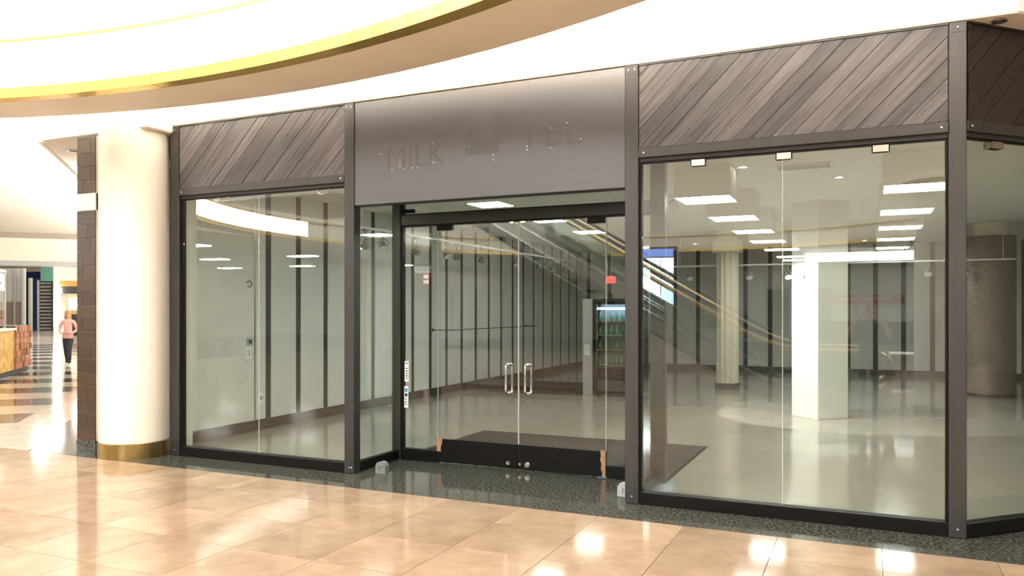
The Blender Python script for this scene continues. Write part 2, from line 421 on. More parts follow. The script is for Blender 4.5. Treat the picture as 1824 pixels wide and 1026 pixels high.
def pane_box(parent, M, u0, u1, z0, z1, y=.05):
    MB().box(u0, u1, y, y + .012, z0, z1).build('glass_pane', M_GLASS, parent).data.transform(Matrix.Identity(4))
def bay(name, org, ang, L, splits, lab, clips=(), clipround=()):
    """glazed bay with sill, transom bar and panes; local x along the bay"""
    M = frame((org[0], org[1], 0), ang)
    e = empty(name, (org[0], org[1], 0), lab, kind='structure')
    def pb(nm, m, *a, **k): return MB().box(*a, M=M, **k).build(nm, m, e)
    pb('sill', M_BLACK, .001, L - .001, .005, .10, 0, .10, bev=.004)
    pb('transom_bar', M_POST, .001, L - .001, -.004, .10, 2.845, 2.925, bev=.004)
    pb('dark_gap', M_DARKGAP, .002, L - .002, .03, .085, 2.815, 2.845)  # dark strip standing in for the shadow gap under the bar
    pb('head_channel', M_BLACK, .002, L - .002, .045, .07, 2.80, 2.815)
    pb('side_channel', M_BLACK, .001, .018, .03, .09, .10, 2.80)
    pb('side_channel', M_BLACK, L - .018, L - .001, .03, .09, .10, 2.80)
    ed = [.018] + list(splits) + [L - .018]
    for a, b in zip(ed[:-1], ed[1:]): pb('glass_pane', M_GLASS, a + .002, b - .002, .052, .064, .10, 2.80)
    for s_ in splits: pb('seam', M_IWALL, s_ - .0018, s_ + .0018, .054, .062, .10, 2.80)
    for u in (.045, L - .045):
        p = M @ Vector((u, -.004, 2.885)); n = (M.to_3x3() @ Vector((0, -1, 0)))
        MB().cyl(p, p + n * .004, .009, .006, 8).build('screw', M_SCREW, e)
    for u in clips:
        g = MB().box(u - .06, u + .06, .03, .036, 2.752, 2.80, M=M).box(u - .06, u + .06, .086, .092, 2.752, 2.80, M=M).box(u - .06, u - .052, .03, .092, 2.752, 2.80, M=M).box(u + .052, u + .06, .03, .092, 2.752, 2.80, M=M)
        c = g.build('glass_clip', M_STEEL, e)
    for u in clipround:
        pts = [(u + .07 * math.cos(t), .03, 2.80 - .05 * math.sin(t)) for t in [math.pi * i / 10 for i in range(11)]]
        MB().tube(pts, .006, 6, M=M).build('glass_clip', M_STEEL, e)
    return e, M
def planks(parent, M, L, z0, z1, m, pitch=.148, seed=1, u0=.003):
    rnd = random.Random(seed)
    H = z1 - z0; k = -int(H / pitch) - 2; g = .0018
    # strips lean up to the far end at 45 degrees
    while True:
        a = k * pitch; b = a + pitch; k += 1
        if a - 0 > L: break
        poly = [(a + g, 0), (b - g, 0), (b - g + H, H), (a + g + H, H)]
        poly = clip(clip(poly, -1, 0, -u0), 1, 0, L - .003)
        if len(poly) < 3: continue
        dp = .018 + rnd.uniform(-.003, .003)
        cx = sum(p[0] for p in poly) / len(poly); cz = sum(p[1] for p in poly) / len(poly)
        # local frame along the grain so the wood figure follows the strip
        R = M @ Matrix.Translation((cx, .03, z0 + cz)) @ Matrix.Rotation(-math.pi / 4, 4, 'Y')
        Ri = Matrix.Rotation(math.pi / 4, 4, 'Y')
        pl = [Ri @ Vector((p[0] - cx, 0, p[1] - cz)) for p in poly]
        n = len(pl); ins = .003; vs = []
        for yy, kk in ((0.012, 1.0), (-dp + .004, 1.0), (-dp, 0)):
            for p in pl:
                c = 1.0 if kk else None
                if kk: vs.append((p.x, yy, p.z))
                else:
                    l = math.hypot(p.x, p.z); f = max(0, 1 - ins / max(l, .01)); vs.append((p.x * f, yy, p.z * (1 - ins / max(abs(p.z), ins * 3)) if False else p.z * f))
        fs = [tuple(range(n)), tuple(range(3 * n - 1, 2 * n - 1, -1))]
        for r_ in range(2):
            for i in range(n):
                j = (i + 1) % n; fs.append((r_ * n + j, r_ * n + i, (r_ + 1) * n + i, (r_ + 1) * n + j))
        me = bpy.data.meshes.new('plank'); me.from_pydata(vs, [], fs); me.validate(); me.update(); me.materials.append(m)
        o = bpy.data.objects.new('plank', me); COL.objects.link(o); o.matrix_basis = R
        o.parent = parent; o.matrix_parent_inverse = root_of(parent).inverted()
# plank grain: elongate along local x
for mm in (M_PLANK, M_PLANKD):
    for nd in mm.node_tree.nodes:
        if nd.type == 'MAPPING': nd.inputs['Scale'].default_value = (.35, 1, 7)

e1, M1 = bay('window_1', (SX['p1'][1], FY), 0, SX['p2'][0] - SX['p1'][1], [onx - SX['p1'][1] for onx in (-5.79,)], 'shop window with diagonal planks above, beside the round column', clipround=(.62, 1.93))
e2, M2 = bay('window_2', (SX['p3'][1], FY), 0, SX['p4'][0] - SX['p3'][1], [-.60 - SX['p3'][1]], 'large shop window right of the entrance', clips=(.48, 1.13, 1.80))
LCH = 2.4
e3, M3 = bay('window_3', (SX['p4'][1] + .004, FY + .004), math.pi / 4, LCH, [1.3], 'angled shop window beyond the corner post', clips=(.33,))
def sign_board(name, M, L, z0, m, lab, seed, u0=.003):
    e = empty(name, M @ Vector((L / 2, 0, z0)), lab, 'plank panel', 'plank panels above the shop windows')
    MB().box(.002 if u0 < .01 else .065, L - .002, .05, .10, z0, TOP - .002, M=M).build('backing', M_DARKGAP, e)
    MB().box(u0, L - .002, .0, .03, TOP - .014, TOP - .002, M=M).build('top_edge', M_POST, e)
    planks(e, M, L, z0, TOP - .014, m, seed=seed, u0=u0)
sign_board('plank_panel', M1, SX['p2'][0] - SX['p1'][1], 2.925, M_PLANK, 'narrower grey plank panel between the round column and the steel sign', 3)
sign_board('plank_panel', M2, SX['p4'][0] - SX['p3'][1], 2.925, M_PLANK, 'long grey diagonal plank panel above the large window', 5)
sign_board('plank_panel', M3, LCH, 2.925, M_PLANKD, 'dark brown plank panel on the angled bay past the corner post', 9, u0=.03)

# steel sign panel over the entrance
sx0, sx1 = SX['p2'][1], SX['p3'][0]
e = empty('sign_panel', ((sx0 + sx1) / 2, FY, 2.61), 'blank brushed steel sign panel with ghosts of removed letters', 'sign')
MB().box(sx0 + .002, sx1 - .002, FY + .012, FY + .06, 2.612, TOP - .004, bev=.003).build('steel_sheet', M_SIGN, e)
MB().box(sx0 + .002, sx1 - .002, FY + .02, FY + .11, 2.604, 2.612).build('lower_edge', M_BLACK, e)
SC = (sx0 + sx1) / 2
fx = FY + .0118
text('letter_ghost', 'MILK', M_GHOST, (-3.86, fx, 3.03), .30, (math.pi / 2, 0, 0), e, .0004)
text('letter_ghost', 'TEE', M_GHOST, (-2.5, fx, 3.11), .34, (math.pi / 2, 0, 0), e, .0004, sx=1.15)
pts = [(-3.32, 3.0), (-3.0, 3.0), (-2.98, 3.15), (-3.05, 3.24), (-3.09, 3.32), (-3.23, 3.32), (-3.27, 3.24), (-3.34, 3.15)]
MB().prism(pts, 0, .0006, M=Matrix.Translation((0, fx, 0)) @ Matrix.Rotation(math.pi / 2, 4, 'X')).build('emblem_ghost', M_GHOST, e)
for x, z in ((-4.25, 3.09), (-4.12, 2.93), (-4.03, 2.98), (-4.03, 2.95), (-3.98, 2.93), (-3.9, 2.93), (-3.84, 2.93), (-3.68, 3.14), (-3.68, 2.97), (-3.66, 2.96), (-3.29, 3.08), (-3.05, 2.98), (-3.05, 2.94), (-2.72, 3.03), (-2.72, 3.0), (-2.5, 3.17), (-2.5, 3.0), (-2.35, 3.2), (-2.22, 3.05)):
    MB().cyl((x, FY + .012, z), (x, FY + .010, z), .0065, .005, 6).build('anchor_hole', M_SCREW, e)

# ---- recess: side glass, door frame, transom
def zbox(nm, m, parent, *a, **k): return MB().box(*a, **k).build(nm, m, parent)
RXL, RXR = -4.60, -1.776
for nm, X, lab in (('window_4', RXL, 'side glass of the entrance recess near the plank-topped left window'), ('window_5', RXR, 'side glass of the entrance recess behind the middle post')):
    e = empty(nm, (X, FY + .11, 0), lab, kind='structure')
    zbox('sill', M_BLACK, e, X - .03, X + .03, FY + .112, DY - .03, 0, .10, bev=.004)
    zbox('glass_pane', M_GLASS, e, X - .006, X + .006, FY + .112, DY - .03, .10, 2.9)
    zbox('side_channel', M_BLACK, e, X - .025, X + .025, FY + .112, FY + .135, .10, 2.9)
fr = empty('trim_3', (RXL, DY, 0), 'dark bronze entrance frame with header bar', kind='structure')
zbox('frame_post', M_POST, fr, -4.655, -4.553, DY - .03, DY + .07, 0, 3.15, bev=.004)
zbox('frame_post', M_POST, fr, -1.833, -1.70, DY - .03, DY + .07, 0, 3.15, bev=.004)
zbox('post_edge', M_BLACK, fr, -4.553, -4.535, DY - .02, DY + .05, 0, 3.15)
zbox('header_bar', M_POST, fr, -4.535, -1.833, DY - .035, DY + .065, 2.497, 2.605, bev=.004)
zbox('header_shadow', M_BLACK, fr, -4.535, -1.833, DY - .03, DY + .06, 2.482, 2.497)
zbox('header_shadow', M_BLACK, fr, -4.535, -1.833, DY - .03, DY + .06, 2.605, 2.615)
rivet(-4.50, 2.55, fr, y=DY - .035)
struct(zbox('ceiling_recess', M_ICEIL, None, -4.66, -1.70, FY + .115, DY + .07, 3.15, 3.19), 'soffit inside the entrance recess')
e = empty('window_6', (-3.2, DY, 2.615), 'clear transom glass above the doors', kind='structure')
zbox('glass_pane', M_GLASS, e, -4.53, -3.19, DY + .005, DY + .015, 2.617, 3.148)
zbox('glass_pane', M_GLASS, e, -3.186, -1.836, DY + .005, DY + .015, 2.617, 3.148)
zbox('clamp', M_BLACK, e, -4.53, -4.40, DY - .005, DY + .03, 2.63, 2.67)
e = empty('window_7', (-4.3, DY, 0), 'fixed glass sidelight with small stickers', kind='structure')
zbox('sill', M_BLACK, e, -4.533, -4.112, DY - .02, DY + .05, 0, .12, bev=.004)
zbox('glass_pane', M_GLASS, e, -4.533, -4.112, DY + .008, DY + .02, .12, 2.482)
st = zbox('sticker', M_WLET, e, -4.518, -4.468, DY + .004, DY + .0075, .83, 1.05)
for z in (.86, .885, .91, .935, .965, 1.02): zbox('print_line', M_DKGREY, st, -4.505, -4.48, DY + .003, DY + .004, z, z + .012)
st = zbox('sticker', M_WLET, e, -4.523, -4.474, DY + .004, DY + .0075, .55, .78)
zbox('print_block', mat('sticker_blue', (.1, .35, .5), .5), st, -4.518, -4.48, DY + .003, DY + .004, .72, .76)
zbox('print_block', M_DKGREY, st, -4.515, -4.482, DY + .003, DY + .004, .67, .705)
for z in (.64, .61, .585): zbox('print_line', M_DKGREY, st, -4.512, -4.49, DY + .003, DY + .004, z, z + .01)
e = empty('window_8', (-2.0, DY, 0), 'narrow fixed sidelight next to the middle post', kind='structure')
zbox('sill', M_BLACK, e, -2.262, -1.834, DY - .02, DY + .05, 0, .12, bev=.004)
zbox('glass_pane', M_GLASS, e, -2.262, -1.834, DY + .008, DY + .02, .12, 2.482)

def door(name, x0, x1, hx, lockx, px0, px1, tapex, lab):
    d = empty(name, ((x0 + x1) / 2, DY, 0), lab, kind='structure')
    zbox('glass_leaf', M_GLASS, d, x0 + .003, x1 - .003, DY - .006, DY + .006, .02, 2.478)
    zbox('glass_edge', M_IWALL, d, x0 + .0005, x0 + .003, DY - .005, DY + .005, .255, 2.478)
    zbox('glass_edge', M_IWALL, d, x1 - .003, x1 - .0005, DY - .005, DY + .005, .255, 2.478)
    zbox('kick_cover', M_BLACK, d, x0 + .002, x1 - .002, DY - .022, DY - .008, .012, .252, bev=.003)
    zbox('bottom_rail', M_BLACK, d, x0 + .002, x1 - .002, DY + .007, DY + .03, .012, .10, bev=.003)
    zbox('patch_fitting', M_BLACK, d, px0, px1, DY - .026, DY + .026, 2.425, 2.481, bev=.003)
    # torn cardboard tape on the corner of the black cover
    tz = [(0, .262), (.05, .262), (.045, .21), (.052, .17), (.038, .13), (.046, .09), (.03, .05), (.034, .015), (0, .015)] if tapex > -3 else [(0, .262), (.065, .258), (.06, .20), (.045, .16), (.05, .12), (0, .12)]
    sgn = -1 if tapex > -3 else 1
    pl = [(tapex + sgn * a, z) for a, z in tz]
    if sgn > 0: pl = pl[::-1]
    MB().prism(pl, 0, .003, M=Matrix.Translation((0, DY - .0222, 0)) @ Matrix.Rotation(math.pi / 2, 4, 'X')).build('tape', M_TAPE, d)
    pts = []
    z0, z1, r, o = .745, 1.073, .035, .075
    pts = [(hx, DY - .008, z1 - .02), (hx, DY - o + .03, z1 - .02)] + [(hx, DY - o + .03 - .03 * math.sin(t), z1 - .05 + .03 * math.cos(t)) for t in [math.pi / 2 * i / 5 for i in range(1, 6)]]
    pts += [(hx, DY - o, z0 + .05)] + [(hx, DY - o + .03 - .03 * math.cos(t), z0 + .05 - .03 * math.sin(t)) for t in [math.pi / 2 * i / 5 for i in range(1, 6)]] + [(hx, DY - .008, z0 + .02)]
    h = MB().tube(pts, .0125, 10).build('pull_handle', M_CHROME, d, smooth=True)
    pin = [(x, DY - (y - DY), z) for x, y, z in pts]
    MB().tube(pin, .0125, 10).build('pull_handle', M_CHROME, d, smooth=True)
    for x, r in lockx:
        MB().cyl((x, DY - .022, .065), (x, DY - .04, .065), r, r, 14).cyl((x, DY - .04, .065), (x, DY - .048, .065), r * .8, r * .5, 14).build('lock', M_CHROME, d, smooth=True)
    zbox('pivot', M_CHROME, d, hx + (.02 if hx < -3.2 else -.06), hx + (.06 if hx < -3.2 else -.02), DY - .03, DY - .007, 2.462, 2.481)
    return d
door('door_1', -4.107, -3.181, -3.285, [(-3.28, .02)], -4.105, -3.93, -4.106, 'glass door leaf next to the wide stickered sidelight')
door('door_2', -3.177, -2.267, -3.075, [(-3.15, .015), (-3.07, .028)], -2.45, -2.27, -2.268, 'glass door leaf next to the narrow sidelight')

# floor sensors by the posts
def sensor(x, y, m, rz, lab):
    e = empty('door_sensor', (x, y, 0), lab, 'sensor', 'small boxes on the granite')
    M = frame((x, y, 0), rz)
    pf = [(-.055, 0), (.055, 0), (.055, .075), (.04, .105), (.0, .118), (-.04, .105), (-.055, .075)]
    MB().prism(pf, -.035, .035, M=M @ Matrix.Rotation(math.pi / 2, 4, 'X')).build('housing', m, e)
    MB().box(-.010, -.004, -.0375, -.034, .03, .075, M=M).build('slot', M_DKGREY, e)
    MB().cyl(M @ Vector((.03, -.035, .07)), M @ Vector((.03, -.039, .07)), .008, .008, 8).build('screw', M_DKGREY, e)
sensor(-4.33, 6.42, mat('sensor_grey', (.20, .21, .205), .4), 0, 'small grey box on the granite in the recess corner by the side glass')
sensor(-1.905, 6.50, mat('sensor_pale', (.42, .43, .425), .4), 0, 'small pale box on the granite against the middle post')

# ---- round column and tiled pillar
CC, CR = (-7.39, 6.12), .355
e = empty('round_column', (CC[0], CC[1], 0), 'round cream column with a worn brass base', 'column')
MB().lathe([(.02, .165), (CR, .165), (CR, 3.548), (.02, 3.548)], CC, 64).build('shaft', M_CREAM, e, smooth=True)
MB().lathe([(.02, 0), (CR + .012, 0), (CR + .012, .16), (CR + .004, .168), (.02, .168)], CC, 64).build('base_ring', M_BRASSOLD, e, smooth=True)
e = empty('tiled_pillar', (-7.92, 6.4, 0), 'square pillar clad in brown wood-look tiles with a white band', 'pillar')
PX0, PX1, PY0, PY1 = -8.07, -7.765, 5.93, 6.8
zbox('core', M_TGROUT, e, PX0 + .009, PX1, PY0 + .009, PY1, 0, 3.53)
zbox('white_band', M_BULK, e, PX0 - .008, PX1, PY0 - .008, PY1, 2.70, 2.89, bev=.003)
zbox('plinth', M_GRANITE, e, PX0 - .004, PX1, PY0 - .004, PY1, .0, .145)
rows = [.149 + .15 * k for k in range(17)] + [2.894 + .15 * k for k in range(5)]
rnd = random.Random(4)
for z in rows:
    z1 = min(z + .146, 2.696 if z < 2.7 else 3.53)
    if z1 - z < .02: continue
    c = rnd.choice([None, None, .1, .17, .22])
    ed = [PX0, PX1] if c is None else [PX0, PX0 + c, PX1]
    for a, b in zip(ed[:-1], ed[1:]): MB().box(a + .0015, b - .0015, PY0, PY0 + .009, z, z1).build('tile', M_BROWNTILE, e, origin=((a + b) / 2, PY0, z))
    c = rnd.uniform(.25, .65)
    for a, b in ((PY0 + .0105, PY0 + c), (PY0 + c + .003, PY1)): MB().box(PX0, PX0 + .009, a, b, z, z1).build('tile', M_BROWNTILE, e, origin=(PX0, (a + b) / 2, z))

# ================================================================== SHOP INTERIOR
poly = [(-7.4, 6.382), (-4.622, 6.382), (-4.622, 7.202), (-1.778, 7.202), (-1.778, 6.382), (.65, 6.382), (3.04, 8.77), (6, 8.80), (6, 21), (-7.4, 21)]
struct(MB().prism(poly, -.018, 0).build('floor_interior', M_IFLOOR), 'polished grey concrete floor inside the empty shop')
cpoly = [(-7.5, 6.375), (.50, 6.375), (2.2, 8.08), (3.1, 8.98), (6.2, 8.98), (6.2, 21.1), (-7.5, 21.1)]
struct(MB().prism(cpoly, 3.2, 3.26).build('ceiling_interior', M_ICEIL), 'beige ceiling inside the shop')
wl = struct(zbox('wall_left', M_IWALL2, None, -7.5, -7.402, 6.37, 21.1, 0, 3.2), 'shop side wall of pale panels divided by dark vertical strips')
zbox('wall_panel', M_IWALL2, wl, -7.402, -7.37, 6.38, 7.95, .14, 3.199)
zbox('strip', M_STEEL, wl, -7.402, -7.366, 7.951, 7.97, .14, 3.199)
ys = 8.23; prev = 7.971; k = 0
while ys < 20.9:
    zbox('wall_panel', M_IWALL, wl, -7.402, -7.38, prev + .001, ys - .055, .14, 3.199)
    zbox('strip', M_STRIP, wl, -7.402, -7.392, ys - .054, ys + .054, .14, 3.199)
    prev = ys + .055; ys += .613
zbox('wall_panel', M_IWALL, wl, -7.402, -7.38, prev + .001, 20.99, .14, 3.199)
zbox('skirting', M_BASE, wl, -7.402, -7.36, 6.38, 21, 0, .138)
wb = struct(zbox('wall_back', M_IWALL2, None, -7.5, 6.2, 21.0, 21.1, 0, 3.2), 'back wall of the shop with pale panels and dark strips')
xs = -7.2; prev = -7.35
while xs < 5.9:
    zbox('wall_panel', M_IWALL, wb, prev + .001, xs - .055, 20.98, 21.0, .14, 3.199)
    zbox('strip', M_STRIP, wb, xs - .054, xs + .054, 20.99, 21.0, .14, 3.199)
    prev = xs + .055; xs += .613
zbox('skirting', M_BASE, wb, -7.35, 5.99, 20.96, 21.0, 0, .138)
struct(zbox('wall_right', M_IWALL2, None, 6.0, 6.2, 8.8, 21.1, 0, 3.2), 'plain pale wall on the far right of the shop')
struct(MB().prism([(2.335, 7.97), (2.40, 7.905), (3.4, 8.8), (6.2, 8.8), (6.2, 8.95), (3.3, 8.95)], 0, 4.5).build('wall_side', M_WHITE), 'white end wall beside the angled window')
struct(zbox('wall_front', M_WHITE, None, -7.5, -7.03, 6.5, 6.6, 0, 3.6), 'narrow wall behind the round column')
# fittings on the left wall
def wallbox(y, z, w, h, m, lab, extra=None):
    e = empty('wall_switch', (-7.37, y, z), lab, 'switch', 'small fittings on the shop side wall')
    zbox('plate', m, e, -7.369, -7.355, y - w / 2, y + w / 2, z - h / 2, z + h / 2, bev=.003)
    zbox('rocker', M_LGREY if extra is None else extra, e, -7.355, -7.348, y - w / 5, y + w / 5, z - h / 4, z + h / 4)
wallbox(7.86, 1.18, .10, .09, M_GREY, 'grey switch plate on the shop wall, upper one of two', M_DKGREY)
wallbox(7.84, 1.03, .11, .17, M_WLET, 'white control box on the shop wall below the switch plate')
e = tag(MB().tube([(-7.36, 7.80, 1.95), (-7.34, 7.84, 1.98), (-7.34, 7.88, 1.95), (-7.35, 7.87, 1.90), (-7.36, 7.83, 1.90)], .006, 6).build('loose_cable', M_DKGREY), 'short dark loop of cable sticking out of the shop wall', 'cable')
for y, z in ((8.05, .42), (8.06, .27)):
    pass
o = empty('wall_outlet', (-7.38, 8.08, .42), 'white outlet plate low on the shop wall by the first dark strip', 'outlet')
zbox('plate', M_WLET, o, -7.379, -7.368, 8.04, 8.12, .34, .50, bev=.003); zbox('socket', M_GREY, o, -7.368, -7.364, 8.06, 8.10, .40, .45)

# entrance mat
e = empty('entrance_mat', (-3.2, 8.2, 0), 'large dark walk-off mat inside the doors', 'mat')
zbox('pile', M_MAT, e, -4.60, -1.72, 7.24, 9.19, .002, .012); zbox('border', M_BLACK, e, -4.62, -1.70, 7.22, 9.21, .0005, .007)
# low dark platform
e = empty('low_platform', (-6, 14.3, 0), 'low black display platform against the striped wall', 'platform')
zbox('top', M_BLACK, e, -7.34, -4.9, 13.7, 14.9, .06, .13, bev=.005); zbox('plinth', M_DKGREY, e, -7.3, -4.98, 13.78, 14.82, 0, .06)

# square white column turned 45 degrees
e = empty('square_column', (-.666, 12.53, 0), 'square white column standing inside the shop', 'column')
Mc = frame((-.666, 12.53, 0), math.pi / 4)
MB().box(-.277, .277, -.277, .277, 0, 3.2, M=Mc, bev=.004).build('shaft', mat('column_white', (.88, .87, .80), .45), e)
MB().box(-.03, .03, -.30, -.278, 2.05, 2.06, M=frame((-.86, 12.335, 0), -math.pi / 4)).box(-.012, .012, -.03, .0, 0, .05, M=frame((-.86, 12.335, 2.06), -math.pi / 4)).build('bracket', M_GREY, e)
# fluted column
fcx, fcy = -2.6, 16.2
prof = []
for i in range(48):
    t = 2 * math.pi * i / 48; r = .22 if i % 4 in (0, 1) else .20
    prof.append((fcx + r * math.cos(t), fcy + r * math.sin(t)))
e = empty('fluted_column', (fcx, fcy, 0), 'pale fluted column deep inside the shop', 'column')
MB().prism(prof, .12, 2.75).build('shaft', mat('fluted', (.68, .62, .48), .5), e)
MB().lathe([(.01, 2.75), (.30, 2.75), (.30, 2.95), (.23, 3.0), (.23, 3.199), (.01, 3.199)], (fcx, fcy), 32).build('capital', M_CREAM, e)
MB().lathe([(.01, 0), (.25, 0), (.25, .12), (.01, .12)], (fcx, fcy), 32).build('base', M_BASE, e)
# ribbed column seen past the corner post
m = bpy.data.materials.new('diagonal_ribs'); m.use_nodes = True; nt = m.node_tree; b = nt.nodes['Principled BSDF']
tc = nt.nodes.new('ShaderNodeTexCoord'); wv = nt.nodes.new('ShaderNodeTexWave'); wv.bands_direction = 'DIAGONAL'; wv.inputs['Scale'].default_value = 17; wv.inputs['Distortion'].default_value = .6
cr = nt.nodes.new('ShaderNodeValToRGB'); cr.color_ramp.elements[0].color = (.14, .10, .075, 1); cr.color_ramp.elements[1].color = (.34, .28, .22, 1)
nt.links.new(tc.outputs['Object'], wv.inputs['Vector']); nt.links.new(wv.outputs[0], cr.inputs[0]); nt.links.new(cr.outputs[0], b.inputs['Base Color'])
bp = nt.nodes.new('ShaderNodeBump'); bp.inputs['Strength'].default_value = .5; bp.inputs['Distance'].default_value = .02
nt.links.new(wv.outputs[0], bp.inputs['Height']); nt.links.new(bp.outputs[0], b.inputs['Normal']); M_RIB = m
gx, gy = gp(1765, 709, 0); gx += .05; gy += .4
e = empty('ribbed_column', (gx, gy, 0), 'brown column wrapped in diagonal ribs, seen past the corner post', 'column')
MB().lathe([(.01, .06), (.40, .06), (.40, 2.95), (.01, 2.95)], (gx, gy), 40).build('shaft', M_RIB, e, smooth=True)
MB().lathe([(.01, 2.95), (.30, 2.95), (.30, 3.199), (.01, 3.199)], (gx, gy), 32).build('collar', M_CREAM, e)
MB().lathe([(.01, 0), (.41, 0), (.41, .06), (.01, .06)], (gx, gy), 40).build('base', M_BASE, e)

# box lanterns under the ceiling
def lantern(x, y, on, lab):
    e = empty('box_lantern', (x, y, 3.2), lab, 'ceiling light', 'box lanterns under the shop ceiling')
    b = MB()
    for a in ((-.31, -.295, -.31, .31), (.295, .31, -.31, .31), (-.295, .295, -.31, -.295), (-.295, .295, .295, .31)): b.box(x + a[0], x + a[1], y + a[2], y + a[3], 2.85, 3.199)
    b.build('housing', M_TRACK, e)
    for i in range(3): zbox('lens', M_LENS_ON if on else M_LENS, e, x - .285 + i * .19, x - .285 + i * .19 + (.19 if on else .165), y - .27, y + .27, 2.862, 2.868)
    zbox('back_plate', M_TRACK, e, x - .295, x + .295, y - .295, y + .295, 2.90, 2.91)
names = ['first', 'second', 'third', 'fourth', 'fifth']
for k in range(5): lantern(.44, 9.03 + 2.15 * k, False, 'dim box lantern, %s from the glass in the row nearer the corner post' % names[k])
for k in range(4): lantern(-1.68, 9.03 + 2.0 * k, k in (0,), ('brightly lit box lantern, first behind the large window', 'dim box lantern, second in the row behind the lit one', 'dim box lantern, third in the row behind the lit one', 'dim box lantern, last in the row behind the lit one')[k])
DL = [(1323, 297), (1495, 315), (1482, 403), (1540, 428), (1238, 434), (930, 395)]
for i, (px, py) in enumerate(DL):
    x, y = gp(px, py, 3.2)
    e = empty('downlight', (x, y, 3.2), ['small downlight ahead of the lit lantern', 'small downlight beside the ceiling vent', 'small downlight over the square column', 'small downlight past the square column', 'small downlight deep in the shop, farthest from the glass', 'small downlight seen above the door leaves'][i], 'downlight', 'downlights in the shop ceiling')
    MB().lathe([(.045, 3.192), (.085, 3.192), (.085, 3.1995), (.045, 3.1995)], (x, y), 20, closed=True).build('ring', M_TRACK, e)
    MB().lathe([(.001, 3.196), (.045, 3.196)], (x, y), 16).build('lens', M_DOWN, e)
M_WASH = mat('fill_lens', (1, 1, 1), .4, emit=12, ecol=(1, .99, .95))  # square lamps added to brighten the striped wall
for i, y in enumerate((8.3, 10.6, 12.9, 15.2)):
    x = -5.2
    e = empty('wall_fill_light', (x, y, 3.2), 'added square fill light near the striped wall, %s from the glass' % ('first', 'second', 'third', 'fourth')[i], 'ceiling light', 'added square lights along the striped wall')
    zbox('housing', M_TRACK, e, x - .29, x + .29, y - .29, y + .29, 3.185, 3.1995); zbox('lens', M_WASH, e, x - .26, x + .26, y - .26, y + .26, 3.18, 3.185)
# ceiling vent
vx, vy = gp(1432, 295, 3.2)
e = empty('ceiling_vent', (vx, vy, 3.2), 'slatted air vent in the shop ceiling', 'vent')
b = MB()
for a in ((-.30, .30, -.16, -.135), (-.30, .30, .135, .16), (-.30, -.275, -.135, .135), (.275, .30, -.135, .135)): b.box(vx + a[0], vx + a[1], vy + a[2], vy + a[3], 3.18, 3.199)
b.build('vent_frame', M_TRACK, e)
zbox('backing', M_DKGREY, e, vx - .275, vx + .275, vy - .135, vy + .135, 3.196, 3.199)
for k in range(7): MB().box(-.275, .275, -.012, .012, -.002, .002, M=Matrix.Translation((vx, vy - .12 + .04 * k, 3.186)) @ Matrix.Rotation(.7, 4, 'X')).build('slat', M_TRACK, e)

# track lights
def head(parent_xyz, dx, dy, lab, group, lit=False):
    x, y, z = parent_xyz
    e = empty('track_spotlight', (x, y, z), lab, 'spotlight', group)
    zbox('adapter', M_TRACKH, e, x - .02, x + .02, y - .05, y + .05, z - .05, z - .0135, bev=.004)
    MB().cyl((x, y, z - .05), (x, y, z - .12), .012, .012, 8).build('stem', M_TRACKH, e)
    d = Vector((dx, dy, -.8)).normalized(); c = Vector((x, y, z - .22)); sd = d.cross(Vector((0, 0, 1))).normalized()
    yk = [c + sd * .075 - d * .02, c + sd * .08 + Vector((0, 0, .05)), Vector((x, y, z - .12)) + sd * .04, Vector((x, y, z - .12)) - sd * .04, c - sd * .08 + Vector((0, 0, .05)), c - sd * .075 - d * .02]
    MB().tube(yk, .007, 6).build('yoke', M_TRACKH, e)
    MB().cyl(c - d * .08, c - d * .02, .035, .045, 14).cyl(c - d * .02, c + d * .05, .05, .068, 14).build('can', M_TRACKH, e, smooth=True)
    MB().cyl(c + d * .05, c + d * .062, .064, .05, 14).build('lamp', M_DOWN if lit else M_BULB, e, smooth=True)
    return e
TX, TZ = -6.4, 2.74
e = empty('light_track', (TX, 12.9, TZ), 'long white light track along the striped wall', 'light track')
zbox('rail', M_TRACK, e, TX - .018, TX + .018, 8.9, 17.2, TZ - .012, TZ + .018)
for y in (9.0, 11.0, 13.0, 15.0, 17.0): MB().cyl((TX, y, TZ + .018), (TX, y, 3.2), .006, .006, 6).build('hanger', M_TRACK, e)
zbox('feed_box', M_TRACK, e, TX - .05, TX + .05, 8.72, 8.9, TZ - .03, TZ + .1, bev=.006)
for i, y in enumerate((9.08, 9.52, 10.45, 11.4, 11.75, 12.7, 14.2, 15.4, 16.2, 17.0)):
    head((TX, y, TZ), (-.5, .4, -.3, .5, -.4)[i % 5], (.5, -.4, .3, -.2, .5)[i % 5], 'track spotlight along the striped wall, %s from the glass' % ['first', 'second', 'third', 'fourth', 'fifth', 'sixth', 'seventh', 'eighth', 'ninth', 'tenth'][i], 'spotlights on the wall track')
e = empty('light_track', (-.8, 16.4, 2.5), 'cross-wise light track deep in the shop behind the columns', 'light track')
zbox('rail', M_TRACK, e, -3.9, 2.4, 16.38, 16.42, 2.49, 2.52)
for x in (-3.6, -1.5, .6, 2.2): MB().cyl((x, 16.4, 2.52), (x, 16.4, 3.2), .006, .006, 6).build('hanger', M_TRACK, e)
for i, x in enumerate((-3.4, -2.2, -1.45, 1.0, 1.6)):
    head((x, 16.4, 2.5), .2, -.6, ['unlit spotlight at the far end of the cross track', 'unlit spotlight in front of the fluted column', 'round lit spotlight on the cross track', 'unlit spotlight on the cross track past the square column', 'last unlit spotlight on the cross track'][i], 'spotlights on the cross track', lit=(i == 2))
